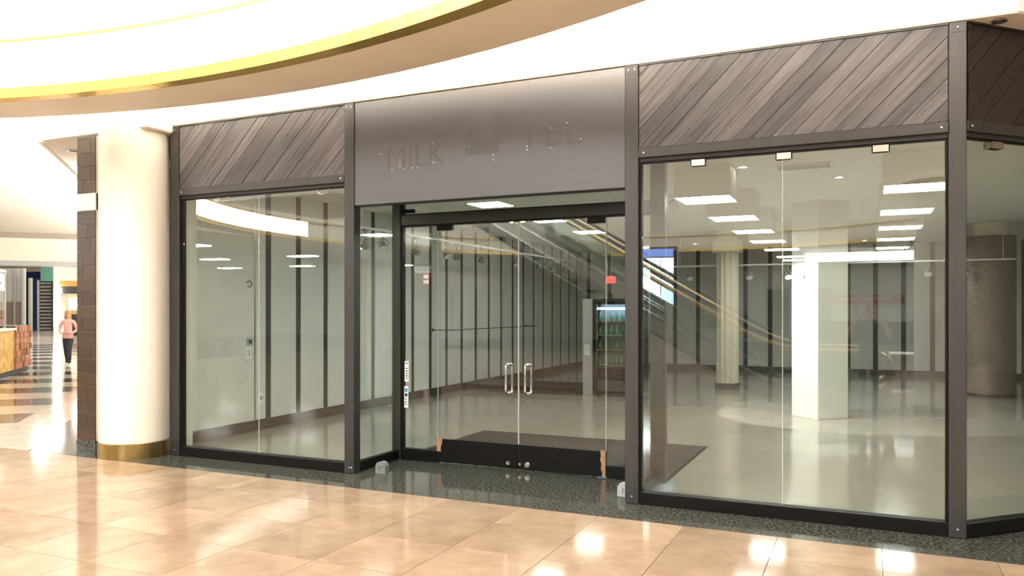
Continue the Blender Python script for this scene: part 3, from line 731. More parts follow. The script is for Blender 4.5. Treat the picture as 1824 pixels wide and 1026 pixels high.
# spotlight added to brighten the square column
sp = Vector((-2.45, 10.75, 3.2)); tgt = Vector((-.86, 12.33, 1.0)); sd_ = (tgt - sp).normalized()
e = empty('fill_spotlight', sp, 'added spotlight aimed at the square white column', 'spotlight')
MB().cyl(sp, sp - Vector((0, 0, .03)), .06, .06, 16).build('canopy', M_TRACK, e)
MB().cyl(sp - Vector((0, 0, .03)), sp - Vector((0, 0, .12)), .012, .012, 8).build('stem', M_TRACK, e)
c0 = sp - Vector((0, 0, .16)); MB().cyl(c0 - sd_ * .07, c0 + sd_ * .06, .05, .06, 16, cap=False).build('can', M_TRACK, e)
ld = bpy.data.lights.new('spot_lamp', 'SPOT'); ld.energy = 420; ld.spot_size = math.radians(54); ld.spot_blend = .08; ld.shadow_soft_size = .03; ld.color = (1, .98, .92)
lo = bpy.data.objects.new('spot_lamp', ld); COL.objects.link(lo); lo.location = c0 + sd_ * .04; lo.rotation_euler = sd_.to_track_quat('-Z', 'Y').to_euler(); adopt(lo, e)
# emergency lamp on the column's far side, exit sign
x, y = -5.3, 17.0
e = empty('exit_sign', (x, y, 2.28), 'small red lit exit sign hanging deep in the shop', 'exit sign')
zbox('box', M_RED, e, x - .10, x + .10, y - .02, y + .02, 2.20, 2.35, bev=.004)
MB().cyl((x, y, 2.35), (x, y, 3.2), .008, .008, 6).build('rod', M_GREY, e)
text('letters', 'EXIT', M_DKGREY, (x, y - .021, 2.275), .085, (math.pi / 2, 0, 0), e, .001)
# clothes rail pipe on wall
e = empty('hang_rail', (-6.9, 14.6, 1.2), 'thin dark hanging rail fixed to the striped wall', 'rail')
MB().tube([(-7.38, 12.6, 1.22), (-7.05, 12.6, 1.22), (-7.05, 16.9, 1.22), (-7.38, 16.9, 1.22)], .009, 6).build('pipe', M_DKGREY, e)
for y in (12.6, 16.9): MB().cyl((-7.38, y, 1.22), (-7.37, y, 1.22), .03, .03, 10).build('flange', M_DKGREY, e)

# recessed downlight in the soffit beyond the corner post
x, y = .83, 6.36
e = empty('soffit_downlight', (x, y, TOP - .008), 'recessed downlight in the soffit above the angled bay', 'downlight')
MB().lathe([(.03, TOP - .012), (.05, TOP - .012), (.05, TOP - .0085), (.03, TOP - .0085)], (x, y), 20, closed=True).build('ring', M_STEEL, e)
MB().lathe([(.001, TOP - .009), (.03, TOP - .009)], (x, y), 16).build('baffle', M_DKGREY, e)
x, y = gp(130, 268, 3.542)
e = empty('soffit_downlight', (x, y, 3.54), 'recessed downlight in the soffit beside the tiled pillar', 'downlight')
MB().lathe([(.05, 3.536), (.08, 3.536), (.08, 3.5415), (.05, 3.5415)], (x, y), 20, closed=True).build('ring', M_STEEL, e)
MB().lathe([(.001, 3.54), (.05, 3.54)], (x, y), 16).build('baffle', M_DKGREY, e)

# ================================================================== CONCOURSE BEHIND THE CAMERA (seen in the glass)
SL = math.tan(math.radians(30))
def zpath(x):
    xb, xt, w, zt = -1.35, -8.5, .55, 4.12
    u = xb - x; top = zt / SL
    def soft(t): return 0 if t < -w else (t if t > w else (t + w) ** 2 / (4 * w))
    return SL * (soft(u) - soft(u - top))
XS = [.3 - .22 * i for i in range(48)]
def ribbon(y0, y1, lo, hi, x0=-10, x1=.31):
    xs = [x for x in XS if x0 <= x <= x1]
    poly = [(x, zpath(x) + lo if not callable(lo) else lo(x)) for x in xs] + [(x, zpath(x) + hi) for x in reversed(xs)]
    b = MB(); n = len(xs); vs = []
    for i in range(n):
        for (y, k) in ((y0, 0), (y1, 0), (y1, 1), (y0, 1)):
            p = poly[i] if k == 0 else poly[2 * n - 1 - i]; vs.append((p[0], y, p[1]))
    fs = [(0, 1, 2, 3), ((n - 1) * 4 + 3, (n - 1) * 4 + 2, (n - 1) * 4 + 1, (n - 1) * 4)]
    for i in range(n - 1):
        for k in range(4): fs.append((i * 4 + k, (i + 1) * 4 + k, (i + 1) * 4 + (k + 1) % 4, i * 4 + (k + 1) % 4))
    b.add(vs, fs); return b
M_CLAD = mat('escalator_cladding', (.36, .36, .33), .3, metal=.4)
M_SKIRT = mat('escalator_wall', (.52, .50, .45), .45)
M_STEP = mat('escalator_step', (.20, .20, .20), .4, metal=.6)
def escalator(y0, lab):
    e = empty('escalator', (-1, y0 - .6, 0), lab, 'escalator', 'escalators behind the photographer')
    for ys_ in (y0, y0 - 1.2):
        ribbon(ys_ - .10, ys_, lambda x: 0.0, 0, x0=-3.5).build('side_wall', M_SKIRT, e)
        ribbon(ys_ - .12, ys_ + .01, .0, .05).build('edge_trim', M_STEEL, e)
        ribbon(ys_ - .11, ys_ - .005, .05, .30).build('side_panel', M_CLAD, e)
        ribbon(ys_ - .13, ys_ + .02, .30, .34).build('deck_cap', M_STEEL, e)
        xs = [.05, -1.15, -2.35, -3.55, -4.75, -5.95, -7.15, -8.35, -9.5]
        for a, b in zip(xs[:-1], xs[1:]): ribbon(ys_ - .061, ys_ - .049, .34, .90, x0=b + .012, x1=a - .0).build('glass_panel', M_GLASS2, e)
        pts = [(-.1 + .05, ys_ - .055, .34)]
        pts = [(.05, ys_ - .055, .36)] + [(.05 + .30 * math.sin(t), ys_ - .055, .655 - .295 * math.cos(t)) for t in [math.pi * i / 12 for i in range(1, 12)]] + [(.05, ys_ - .055, .95)]
        pts += [(x, ys_ - .055, zpath(x) + .95) for x in XS if -9.9 < x < 0]
        MB().tube(pts, .038, 8).build('handrail', M_GOLDRAIL if ys_ == y0 else M_RUBBER, e, smooth=True)
        pts2 = [(.05 + .24 * math.sin(t), ys_ - .055, .62 - .26 * math.cos(t)) for t in [math.pi * i / 12 for i in range(0, 13)]]
        MB().tube(pts2, .018, 6).build('newel_bracket', M_STEEL, e, smooth=True)
    x = .2
    while x > -9.6:
        z = zpath(x - .2) + .02
        MB().box(x - .4, x, y0 - 1.08, y0 - .12, max(z - .24, 0.001), z).build('step', M_STEP, e); x -= .4
    ribbon(y0 - 1.1, y0 - .1, -.30, -.26, x0=-9.9, x1=-2.6).build('underside', M_CLAD, e)
    return e
escalator(-.66, 'escalator with bronze handrail just behind the photographer, mirrored in the large window')
escalator(-2.25, 'second escalator beyond the bronze-railed one')
e = empty('landing_bridge', (-11.5, -2.2, 3.9), 'landing slab at the head of the escalators', 'landing')
zbox('slab', M_WHITE, e, -13.2, -9.92, -4.2, -.4, 4.0, 4.1); zbox('edge_trim', M_STEEL, e, -13.2, -9.92, -.4, -.37, 4.0, 4.1)
# drinks cooler inside the shop
vx0, vx1, VF = -4.66, -3.79, 13.8
e = empty('drinks_cooler', ((vx0 + vx1) / 2, VF + .4, 0), 'dark drinks cooler with blue-lit shelves of bottles at the end of the striped wall', 'cooler')
def vb(nm, m, parent, x0, x1, d0, d1, z0, z1, bev=0.0): return zbox(nm, m, parent, x0, x1, VF + d0, VF + d1, z0, z1, bev=bev)
vb('cabinet', M_DKGREY, e, vx0, vx1, .30, .72, .05, 1.80, .01)
b = MB()
for q in ((vx0, vx1, 1.70, 1.80), (vx0, vx1, .05, .52), (vx0, vx0 + .06, .52, 1.70), (vx1 - .05, vx1, .52, 1.70)): b.box(q[0], q[1], VF, VF + .299, q[2], q[3])
b.build('front_frame', M_BLACK, e)
vb('side_unit', M_GREY, e, vx0 - .20, vx0 - .002, .02, .72, .0, 1.80, .008)
vb('side_display', M_LGREY, e, vx0 - .17, vx0 - .05, .008, .019, .75, .95)
vb('inner_back', M_GREY, e, vx0 + .061, vx1 - .051, .292, .2985, .525, 1.695)
vb('glass_door', M_GLASS, e, vx0 + .061, vx1 - .051, .004, .012, .521, 1.699)
vb('lamp_tube', mat('blue_lamp', (.6, .75, 1), .4, emit=16, ecol=(.45, .62, 1)), e, vx0 + .08, vx1 - .07, .03, .06, 1.60, 1.635)
M_BTL = mat('green_bottle', (.12, .30, .16), .15, rand=.2)
for z in (.57, .85, 1.12, 1.37):
    sh = vb('shelf', M_STEEL, e, vx0 + .062, vx1 - .052, .03, .29, z, z + .015)
    for i in range(7):
        bx = vx0 + .12 + i * .105
        MB().lathe([(.001, z + .016), (.032, z + .016), (.034, z + .11), (.013, z + .165), (.013, z + .195), (.001, z + .195)], (bx, VF + .11), 10).build('bottle', M_BTL, sh, smooth=True)
vb('kick_grille', M_DKGREY, e, vx0 + .1, vx1 - .1, -.008, -.001, .1, .3)
for a_ in (vx0 + .06, vx1 - .1): vb('foot', M_BLACK, e, a_, a_ + .05, .05, .1, 0, .05)
# digital screen
e = empty('display_screen', (-4.5, -4.6, 0), 'bright digital directory screen standing beyond the escalators', 'screen')
zbox('cabinet', M_DKGREY, e, -5.2, -3.85, -4.7, -4.55, .1, 3.0, bev=.01)
scm = bpy.data.materials.new('screen_picture'); scm.use_nodes = True; nt = scm.node_tree; bs = nt.nodes['Principled BSDF']
tc = nt.nodes.new('ShaderNodeTexCoord'); bk = nt.nodes.new('ShaderNodeTexBrick'); bk.inputs['Scale'].default_value = 9; bk.inputs['Color1'].default_value = (.85, .93, 1, 1); bk.inputs['Color2'].default_value = (.7, .85, 1, 1); bk.inputs['Mortar'].default_value = (.12, .35, .9, 1); bk.inputs['Mortar Size'].default_value = .03
mpn = nt.nodes.new('ShaderNodeMapping'); mpn.inputs['Rotation'].default_value = (math.pi / 2, 0, 0); nt.links.new(tc.outputs['Object'], mpn.inputs[0]); nt.links.new(mpn.outputs[0], bk.inputs['Vector'])
nt.links.new(bk.outputs[0], bs.inputs['Emission Color']); bs.inputs['Emission Strength'].default_value = 14.0; bs.inputs['Base Color'].default_value = (.1, .1, .1, 1)
zbox('picture', mat('screen_white', (.9, .95, 1), .3, emit=22, ecol=(.88, .94, 1)), e, -5.1, -4.22, -4.549, -4.54, 1.15, 2.75)
zbox('text_column', scm, e, -4.2, -3.92, -4.549, -4.54, 1.15, 2.75)
zbox('blue_header', mat('screen_blue', (.2, .35, 1), .3, emit=3, ecol=(.2, .35, 1)), e, -5.1, -3.92, -4.549, -4.54, 2.78, 2.95)
zbox('stand', M_BLACK, e, -5.25, -3.8, -4.85, -4.4, 0, .1)
# round column to the right of the photographer
cc = (1.05, -.75)
e = empty('round_column', (cc[0], cc[1], 0), 'second round cream column, seen only as a reflection at the corner post', 'column')
MB().lathe([(.02, .165), (.42, .165), (.42, 3.50), (.02, 3.50)], cc, 48).build('shaft', M_MALLWALL, e, smooth=True)
MB().lathe([(.02, 0), (.435, 0), (.435, .165), (.02, .165)], cc, 48).build('base_ring', M_BRASSOLD, e, smooth=True)
MB().lathe([(.02, 3.50), (.6, 3.52), (.6, 3.62), (.02, 3.62)], cc, 48).build('capital', M_WHITE, e, smooth=True)
# tables with stools
def table(x, y, lab):
    e = empty('cafe_table', (x, y, 0), lab, 'table', 'cafe tables in the concourse')
    MB().lathe([(.01, .725), (.37, .725), (.38, .74), (.37, .755), (.01, .755)], (x, y), 32).build('table_top', M_WLET, e, smooth=True)
    MB().cyl((x, y, .03), (x, y, .725), .03, .03, 12).build('pedestal', M_STEEL, e)
    MB().lathe([(.01, 0), (.25, 0), (.24, .02), (.05, .035), (.01, .035)], (x, y), 24).build('foot', M_STEEL, e)
def stool(x, y, lab):
    e = empty('cafe_stool', (x, y, 0), lab, 'stool', 'stools around the cafe tables')
    MB().lathe([(.01, .43), (.17, .43), (.18, .45), (.17, .47), (.01, .47)], (x, y), 20).build('seat', M_DKGREY, e, smooth=True)
    for k in range(4):
        t = math.pi / 4 + math.pi / 2 * k
        MB().cyl((x + .17 * math.cos(t), y + .17 * math.sin(t), 0), (x + .1 * math.cos(t), y + .1 * math.sin(t), .43), .011, .011, 8).build('leg', M_STEEL, e)
for i, (x, y) in enumerate(((-2.9, -5.2), (.6, -4.5), (-1.5, -7.4))):
    nm = ('by the glowing screen', 'behind the reflected round column', 'deeper in the concourse')[i]
    table(x, y, 'round white cafe table ' + nm)
    for k, (dx, dy) in enumerate(((.62, .1), (-.6, -.15))): stool(x + dx, y + dy, 'dark round stool on the %s side of the table %s' % (('east', 'west')[k], nm))
# far shop with red sign, dark openings and glowing band
e = empty('cookie_shop', (0, -27.5, 0), 'far cookie shop with a red sign, mirrored in the large window', 'shop')
zbox('front_wall', M_IWALL, e, -7, 7, -27.99, -27.6, 0, 3.6)
zbox('counter', M_DKGREY, e, -3, 3, -27.59, -27.0, 0, 1.05, bev=.02)
for a in (-4.6, -2.7, 3.3): zbox('opening', M_STRIP, e, a, a + 1.1, -27.6, -27.56, 0, 2.6)
sg = zbox('red_board', mat('cookie_red', (.30, .02, .02), .5, emit=.25, ecol=(.5, .03, .03)), e, -2.0, 1.5, -27.59, -27.5, 1.9, 2.3, bev=.01)
text('letters', 'Mrs. Fields Cookies', mat('cookie_white', (.9, .8, .7), .5, emit=1.2), (-.15, -27.495, 2.1), .27, (math.pi / 2, 0, math.pi), sg, .003)
e = empty('light_bulkhead', (3, -20, 3.4), 'far bulkhead with a glowing white light band', 'light bulkhead')
zbox('beam', M_WHITE, e, -2.3, 12, -20.6, -20.02, 3.45, 3.89)
zbox('light_band', M_FASCIA, e, -2.25, 12, -20.019, -20.0, 3.46, 3.8)
def farshop(x0, x1, y, w, m, lab, sgm=None):
    e = empty('shopfront', ((x0 + x1) / 2, y, 0), lab, 'shop', 'shops around the concourse')
    zbox('fascia', m, e, x0, x1, y - .4, y, 2.7, 3.8)
    n = max(2, int((x1 - x0) / w)); st = (x1 - x0) / n
    for k in range(n + 1): zbox('mullion', M_STRIP, e, x0 + k * st - .06, x0 + k * st + .06, y - .1, y, 0, 2.7)
    zbox('back_wall', M_IWALL, e, x0, x1, y - .4, y - .3, 0, 2.7)
    if sgm:
        sg_ = zbox('sign', sgm, e, -23.0, -22.6, y, y + .06, 2.95, 3.7)
        for zz in (3.08, 3.38):
            for k in range(3): zbox('letter_block', M_WLIT, sg_, -22.97 + k * .12, -22.88 + k * .12, y + .061, y + .066, zz, zz + .19)
farshop(-26, -18, -24, 1.5, M_CREAM, 'far shopfront with dark mullions across the atrium', M_RED)
farshop(-14.5, -8, -26, 1.2, M_MALLWALL, 'far shopfront with close mullions near the cookie shop')
farshop(8, 16, -22, 1.4, M_CREAM, 'far shopfront on the cookie shop\'s other side')
for i, (x, y) in enumerate([(x, y) for x in (-3, 3, 9) for y in (-18.6, -23, -25.5)] + [(x, y) for x in (-32, -27, -22) for y in (-20, -14, -8, -2)] + [(x, y) for x in (9.5, 14) for y in (-14, -8, -2, 4)]):  # unseen glowing panels added to brighten the concourse
    tag(zbox('fill_panel', M_CPAN, None, x - .6, x + .6, y - .3, y + .3, 3.86, 3.899), 'added rectangular fill light over the concourse', 'ceiling light', 'added concourse fill panels')

# ================================================================== CORRIDOR ON THE LEFT
def cbox(nm, m, parent, s0, s1, q0, q1, z0, z1, bev=0.0):
    M = Matrix(((-S2, S2, 0, 0), (S2, S2, 0, 0), (0, 0, 1, 0), (0, 0, 0, 1)))
    b = MB().box(s0, s1, q0, q1, z0, z1, M=M, bev=bev)
    b.f = [tuple(reversed(f)) for f in b.f]
    return b.build(nm, m, parent)
for i, s_ in enumerate((29, 31.6, 37, 41, 45, 49, 53, 58, 66)):  # glowing panels added beyond the header beam to brighten the corridor
    zc = 3.9 if math.hypot(sq(s_ + 1, -4)[0] - RC[0], sq(s_ + 1, -4)[1] - RC[1]) < 33.5 else 6.5
    tag(cbox('fill_panel', M_CFILL, None, s_ - .9, s_ + .9, -4.3, -3.7, zc - .04, zc - .001), 'long added fill light in the corridor, number %s of the row' % ['one', 'two', 'three', 'four', 'five', 'six', 'seven', 'eight', 'nine', 'ten', 'eleven', 'twelve'][i], 'ceiling light', 'added corridor fill lights')
    if i > 0: tag(cbox('fill_panel', M_CFILL, None, s_ - .9, s_ + .9, -10.3, -9.7, zc - .04, zc - .001), 'added fill light deep in the corridor over the shops', 'ceiling light', 'added deep corridor fill lights')
e = empty('trim_4', (*sq(27, -6), 2.9), 'cream header beam with dark edges across the corridor', kind='structure')
cbox('beam', M_CREAM, e, 27, 27.5, -30, -1.2, 3.06, 3.74); cbox('lower_edge', M_GREY, e, 26.95, 27.5, -30, -1.2, 2.92, 3.06); cbox('upper_edge', mat('tan_edge', (.36, .30, .25), .5), e, 26.95, 27.5, -30, -1.2, 3.74, 3.899)
M_UP = mat('fill_strip', (1, .97, .92), .5, emit=L_UP, ecol=(1, .97, .92))  # hidden glowing strips added to whiten the corridor ceiling
for i, (q0, s0, s1) in enumerate(((-1.45, 12.5, 26.5), (-13.5, 13.0, 26.5))):
    e = empty('fill_uplight', (*sq((s0 + s1) / 2, q0), 3.2), ('long fill light added along the corridor wall behind the tiled pillar', 'long fill light added on the far side of the corridor')[i], 'fill light')
    cbox('trough', M_WHITE, e, s0, s1, q0 - .12, q0 + .12, 3.1, 3.2); cbox('lamp', M_UP, e, s0 + .05, s1 - .05, q0 - .08, q0 + .08, 3.2, 3.24)
# kiosk
KQ = -4.72
e = empty('kiosk_counter', (*sq(20.5, KQ - 1), 0), 'kiosk counter with gold front and brown block mosaic end', 'kiosk')
M_GOLD = mat('gold_mottle', (.75, .48, .12), .4, noise=.6, nscale=6, col2=(.35, .2, .05))
cbox('body', M_GOLD, e, 16.5, 22.05, KQ - 2.4, KQ, .14, 1.1)
cbox('kick', M_BLACK, e, 16.55, 23.6, KQ - 2.35, KQ - .05, 0, .139)
cbox('worktop', M_WLET, e, 16.45, 22.05, KQ - 2.45, KQ + .05, 1.101, 1.15)
cbox('mosaic_core', M_STRIP, e, 22.06, 23.65, KQ - 2.4, KQ, .14, 1.2)
M_BLK = mat('mosaic_block', (.38, .17, .09), .5, rand=.45, noise=.2, nscale=4)
rnd = random.Random(11)
for i in range(8):
    for j in range(7):
        s0 = 22.07 + i * .198; z0 = .15 + j * .15
        cbox('block', M_BLK, e, s0, s0 + .19, KQ + .001, KQ + .02 + rnd.uniform(0, .05), z0, z0 + .142)
for i in range(6):
    for j in range(7):
        q0 = KQ - 1.2 + i * .2; z0 = .15 + j * .15
        cbox('block', M_BLK, e, 22.055 - rnd.uniform(.0, .03), 22.06, q0, q0 + .19, max(z0, 1.16), max(z0, 1.16) + .03) if False else None
e = empty('kiosk_screen', (*sq(20, KQ - .3), 1.15), 'glass screen with metal frame standing on the kiosk counter', 'glass screen')
cbox('glass_panel', M_GLASS, e, 16.6, 22.0, KQ - .2, KQ - .19, 1.152, 2.5)
cbox('top_rail', M_GREY, e, 16.55, 22.05, KQ - .22, KQ - .17, 2.5, 2.56)
for s_ in (16.57, 21.98): cbox('upright', M_GREY, e, s_, s_ + .05, KQ - .22, KQ - .17, 1.152, 2.5)
cbox('menu_board', M_WLET, e, 19.2, 21.9, KQ - .185, KQ - .17, 2.05, 2.46)
for k, s_ in enumerate((19.4, 20.0, 21.2)): cbox('menu_line', M_DKGREY, e, s_, s_ + .4, KQ - .169, KQ - .167, 2.2, 2.26)
e = tag(cbox('kiosk_till', M_DKGREY, None, 19.6, 20.4, KQ - 1.0, KQ - .5, 1.153, 1.5, bev=.03), 'dark till on the kiosk counter', 'till')
# far shops at the end of the corridor
def fbox(nm, m, parent, px0, px1, py0, py1, z, dep=.4):
    a = zp(px0, py1, z); b = zp(px1, py0, z)
    w = (zp(px1, py1, z) - a).length
    M = Matrix.Translation((a.x, a.y, 0)) @ Matrix.Rotation(YAW, 4, 'Z')
    return MB().box(0, w, 0, dep, max(a.z, 0) if py1 > 575 else a.z, min(b.z, 6.3), M=M).build(nm, m, parent)
ZF = 60.0
BASEY = HOR + F_PX * EYE / ZF
e = empty('far_blue_shop', tuple(zp(58, BASEY, ZF)), 'far shop with deep blue posts and a rolled grille gate', 'shop')
M_BLUE = mat('deep_blue', (.012, .035, .14), .4)
fbox('blue_post', M_BLUE, e, 42, 51, 484, BASEY, ZF, .8); fbox('blue_post', M_BLUE, e, 54, 65, 496, BASEY, ZF - .5, .8); fbox('blue_header', M_BLUE, e, 51, 72, 484, 497, ZF, .5)
fbox('white_post', M_WHITE, e, 50.3, 54, 495, BASEY + .3, ZF - 1, .3)
fbox('gate_back', mat('gate_grey', (.22, .2, .17), .5), e, 66, 92, 501, BASEY, ZF, .2)
for k in range(14):
    y = 503 + k * (BASEY - 505) / 13.5; fbox('gate_slat', M_GREY, e, 66.5, 91.5, y, y + 3.2, ZF - .25, .2)
fbox('gate_post', M_WHITE, e, 64.8, 66.5, 499, BASEY, ZF - .4, .3); fbox('gate_post', M_DKGREY, e, 91.5, 94, 501, BASEY, ZF - .4, .3)
fbox('teal_panel', mat('teal', (.25, .62, .52), .5), e, 72, 99, 476, 501, ZF - .3, .3)
e = empty('far_grey_shop', tuple(zp(20, BASEY, ZF - 10)), 'far pale shop window behind the kiosk', 'shop')
fbox('wall', M_IWALL, e, -40, 41.5, 478, BASEY + 4, ZF - 8, .3)
for a in (-30, -12, 6, 24, 38): fbox('mullion', M_GREY, e, a, a + 1.6, 480, BASEY + 4, ZF - 8.3, .25)
fbox('brick_dado', mat('dado', (.25, .21, .17), .6), e, -39, 41, 538, BASEY + 4, ZF - 8.2, .15)
e = empty('far_orange_shop', tuple(zp(120, 600, 46)), 'far shop with orange and black fascia behind the walking person', 'shop')
zs = 46.0
fbox('pier', M_CREAM, e, 95, 106, 470, 600, zs, .8)
fbox('light_box', mat('pier_light', (1, .97, .92), .4, emit=30, ecol=(1, .97, .93)), e, 97, 105, 512, 572, zs - .12, .1)
fbox('orange_fascia', mat('orange', (.75, .36, .10), .5), e, 106, 160, 500, 510, zs, .5); fbox('black_fascia', M_DKGREY, e, 106, 160, 510, 523, zs, .5)
fbox('upper_fascia', M_CREAM, e, 106, 160, 470, 500, zs, .5)
fbox('back_wall', mat('warm_shop', (.75, .62, .45), .6), e, 106, 160, 523, 600, zs + 3, .3)
fbox('lit_panel', mat('lit_shop', (1, .85, .6), .5, emit=1.5, ecol=(1, .82, .55)), e, 122, 136, 530, 552, zs + 2.6, .2)
fbox('shelf', M_STRIP, e, 106, 160, 560, 600, zs + 2, .4)
struct(fbox('wall_end', M_CREAM, None, -150, 420, 440, BASEY, ZF + 6, .3), 'cream end wall of the far corridor')

# ================================================================== PEOPLE
def skin_body(name, J, edges, rad, pick, mats, M, parent_label, cat='person', root='pelvis'):
    keys = list(J); idx = {k: i for i, k in enumerate(keys)}
    me = bpy.data.meshes.new(name + '_skeleton'); me.from_pydata([J[k] for k in keys], [(idx[a], idx[b]) for a, b in edges], [])
    o = bpy.data.objects.new(name, me); COL.objects.link(o)
    sk = o.modifiers.new('skin', 'SKIN')
    if not me.skin_vertices: 
        bpy.context.view_layer.objects.active = o
        me.attributes
    sv = me.skin_vertices[0].data
    for k in keys:
        r = rad[k]; sv[idx[k]].radius = (r, r) if not isinstance(r, tuple) else r
        sv[idx[k]].use_root = (k == root)
    sk.use_smooth_shade = True
    ss = o.modifiers.new('sub', 'SUBSURF'); ss.levels = 2; ss.render_levels = 2
    dg = bpy.context.evaluated_depsgraph_get(); ev = o.evaluated_get(dg)
    m2 = bpy.data.meshes.new_from_object(ev)
    o.modifiers.clear(); o.data = m2
    m2.materials.clear()
    for mm in mats: m2.materials.append(mm)
    for p in m2.polygons: p.material_index = pick(p.center); p.use_smooth = True
    o.matrix_basis = M
    tag(o, parent_label, cat)
    return o
def hand(J, E, R, pre, wrist, d, up, side, curl=.5):
    """palm and five fingers; d finger direction, side towards the thumb"""
    w = Vector(wrist); d = Vector(d).normalized(); side = Vector(side).normalized(); nrm = d.cross(side).normalized()
    palm = w + d * .055
    J[pre + 'palm'] = palm; R[pre + 'palm'] = (.022, .022); E.append((pre + 'wrist', pre + 'palm'))
    for i, (off, ln) in enumerate(((.030, .068), (.010, .078), (-.011, .072), (-.031, .055))):
        k = w + d * .085 + side * off
        t1 = k + d * ln * .5 + nrm * ln * curl * .25; t2 = t1 + d * ln * (.5 - .3 * curl) + nrm * ln * curl * .5
        for nm, p, r in (('k', k, .0105), ('m', t1, .009), ('t', t2, .0075)): J['%sf%d%s' % (pre, i, nm)] = p; R['%sf%d%s' % (pre, i, nm)] = r
        E += [(pre + 'palm', '%sf%dk' % (pre, i)), ('%sf%dk' % (pre, i), '%sf%dm' % (pre, i)), ('%sf%dm' % (pre, i), '%sf%dt' % (pre, i))]
    a = w + d * .03 + side * .032; b = a + d * .03 + side * .018
    J[pre + 'th1'] = a; J[pre + 'th2'] = b; R[pre + 'th1'] = .012; R[pre + 'th2'] = .009
    E += [(pre + 'palm', pre + 'th1'), (pre + 'th1', pre + 'th2')]
def face(o, c, m_hair, long_hair):
    x, y, z = c
    for sx in (-1, 1): MB().sphere((x + sx * .03, y - .088, z + .005), .010, (1.2, .6, .8), 8, 6).build('eye', M_EYE, o)
    MB().sphere((x, y - .102, z - .025), .014, (.8, 1, 1.5), 8, 6).build('nose', M_SKIN, o)
    MB().sphere((x, y - .088, z - .058), .02, (1.2, .5, .35), 8, 6).build('mouth', M_LIP, o)
    for sx in (-1, 1): MB().sphere((x + sx * .078, y, z - .005), .02, (.4, .8, 1.3), 8, 6).build('ear', M_SKIN, o)
    h = MB().sphere((x, y + .025, z + .035), .105, (.9, 1.0, 1.0), 16, 10)
    if long_hair: h.sphere((x, y + .06, z - .10), .09, (1.0, .55, 1.9), 14, 10).sphere((x - .075, y - .0, z - .09), .035, (.7, .9, 3.2), 10, 8).sphere((x + .075, y - .0, z - .09), .035, (.7, .9, 3.2), 10, 8)
    h.build('hair', m_hair, o, smooth=True)
def figure(raise_arms, walk):
    J = {}; R = {}; E = []
    def j(k, p, r): J[k] = Vector(p); R[k] = r
    j('pelvis', (0, 0, .92), (.135, .105)); j('waist', (0, .01, 1.05), (.115, .09)); j('chest', (0, .01, 1.25), (.135, .10)); j('collar', (0, .02, 1.38), (.09, .07))
    j('neck', (0, .015, 1.45), .052); j('jaw', (0, -.01, 1.51), (.062, .07)); j('skull', (0, 0, 1.575), (.078, .09)); j('crown', (0, .005, 1.64), (.055, .062))
    E += [('pelvis', 'waist'), ('waist', 'chest'), ('chest', 'collar'), ('collar', 'neck'), ('neck', 'jaw'), ('jaw', 'skull'), ('skull', 'crown')]
    for sx, n in ((-1, 'l'), (1, 'r')):
        st = walk * sx
        j(n + 'hip', (sx * .085, -.0, .86), .088); j(n + 'knee', (sx * .085, -.03 - .12 * st, .48), .058); j(n + 'calf', (sx * .085, -.02 - .10 * st + (.05 if st < 0 else 0), .33), .052)
        j(n + 'ankle', (sx * .085, .0 - .14 * st + (.10 if st < 0 else 0), .09), .036); j(n + 'heel', (sx * .085, .02 - .14 * st + (.10 if st < 0 else 0), .045), .036); j(n + 'toe', (sx * .09, -.13 - .14 * st + (.10 if st < 0 else 0), .034), .032)
        E += [('pelvis', n + 'hip'), (n + 'hip', n + 'knee'), (n + 'knee', n + 'calf'), (n + 'calf', n + 'ankle'), (n + 'ankle', n + 'heel'), (n + 'ankle', n + 'toe')]
        j(n + 'shoulder', (sx * .165, .02, 1.345), .058)
        E.append(('collar', n + 'shoulder'))
        if raise_arms:
            j(n + 'elbow', (sx * .30, -.10, 1.16), .043); j(n + 'fore', (sx * .22, -.20, 1.33), .038); j(n + 'wrist', (sx * .10, -.27, 1.50), .026)
        else:
            j(n + 'elbow', (sx * .25, .03, 1.10), .042); j(n + 'fore', (sx * .20, -.08, 1.03), .036); j(n + 'wrist', (sx * .10, -.20, .99), .025)
        E += [(n + 'shoulder', n + 'elbow'), (n + 'elbow', n + 'fore'), (n + 'fore', n + 'wrist')]
        if raise_arms: hand(J, E, R, n, J[n + 'wrist'], (-sx * .35, -.1, .9), None, (-sx * .8, -.3, -.3), .4)
        else: hand(J, E, R, n, J[n + 'wrist'], (-sx * .9, -.4, .0), None, (0, -.3, .9), .6)
    return J, E, R
J, E_, R_ = figure(False, .9)
def pick1(c):
    if c.z < .075: return 3
    if c.z < .88: return 1
    if c.z > 1.42: return 2
    if c.y < -.19 and .9 < c.z < 1.12 : return 2
    return 0
px, py = gp(121, 651, 0)
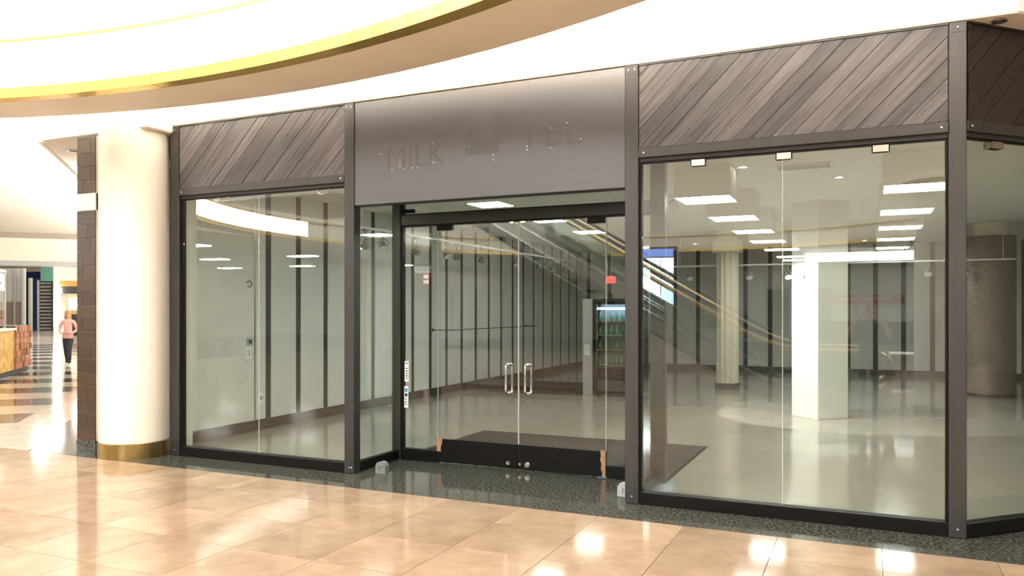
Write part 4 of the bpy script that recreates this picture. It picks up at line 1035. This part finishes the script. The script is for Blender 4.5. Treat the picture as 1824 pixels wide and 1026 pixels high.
Mp = Matrix.Translation((px, py, 0)) @ Matrix.Rotation(math.radians(38), 4, 'Z') @ Matrix.Scale(.93, 4)
pw = skin_body('person', J, E_, R_, pick1, [M_PINK, M_LEG, M_SKIN, M_SHOE], Mp, 'person in a pink top and black leggings walking in the corridor')
def kids(o, fn):
    before = set(bpy.data.objects); fn(); new = [q for q in bpy.data.objects if q not in before]
    for q in new:
        q.parent = o; q.matrix_parent_inverse = Matrix.Identity(4)
class _Root: pass
def add_face(o, c, mh, lh):
    before = set(bpy.data.objects); dummy = bpy.data.objects.new('tmp', None); face(dummy, c, mh, lh)
    for q in [q for q in bpy.data.objects if q not in before and q != dummy]:
        q.parent = o; q.matrix_parent_inverse = Matrix.Identity(4)
    bpy.data.objects.remove(dummy)
add_face(pw, (0, -.0, 1.575), M_HAIR, True)
hem = MB().lathe([(.165, .84), (.15, .95), (.14, 1.02)], (0, .0), 24).build('top_hem', M_PINK, smooth=True); hem.scale = (1, .8, 1); hem.parent = pw
bag = MB().box(.31, .38, -.12, .14, .60, .84, bev=.02).tube([(.345, -.08, .84), (.33, -.04, 1.0), (.33, .03, 1.01), (.345, .10, .84)], .01, 6).build('handbag', M_BAG)
bag.matrix_basis = Mp; tag(bag, 'red handbag hanging at the walking person\'s side', 'handbag')
# the photographer, mirrored in the large window
J, E_, R_ = figure(True, .0)
def pick2(c):
    if c.z < .075: return 1
    if c.z < .93: return 1
    if c.z > 1.42: return 2
    if c.y < -.085 and abs(c.x) > .08: return 2
    return 0
Mq = Matrix.Translation((0, -.33, 0)) @ Matrix.Rotation(math.pi, 4, 'Z') @ Matrix.Scale(1.02, 4)
ph = skin_body('person', J, E_, R_, pick2, [M_SHIRT, M_DKGREY, M_SKIN, M_SHOE], Mq, 'photographer in dark clothes holding up a phone, mirrored in the large window')
add_face(ph, (0, -.0, 1.575), M_DHAIR, False)
pz = EYE
tagp = MB().box(-.075, .075, -.052, -.044, pz - .04, pz + .035, bev=.004).build('phone', M_BLACK); tag(tagp, 'black phone held up by the photographer', 'phone')
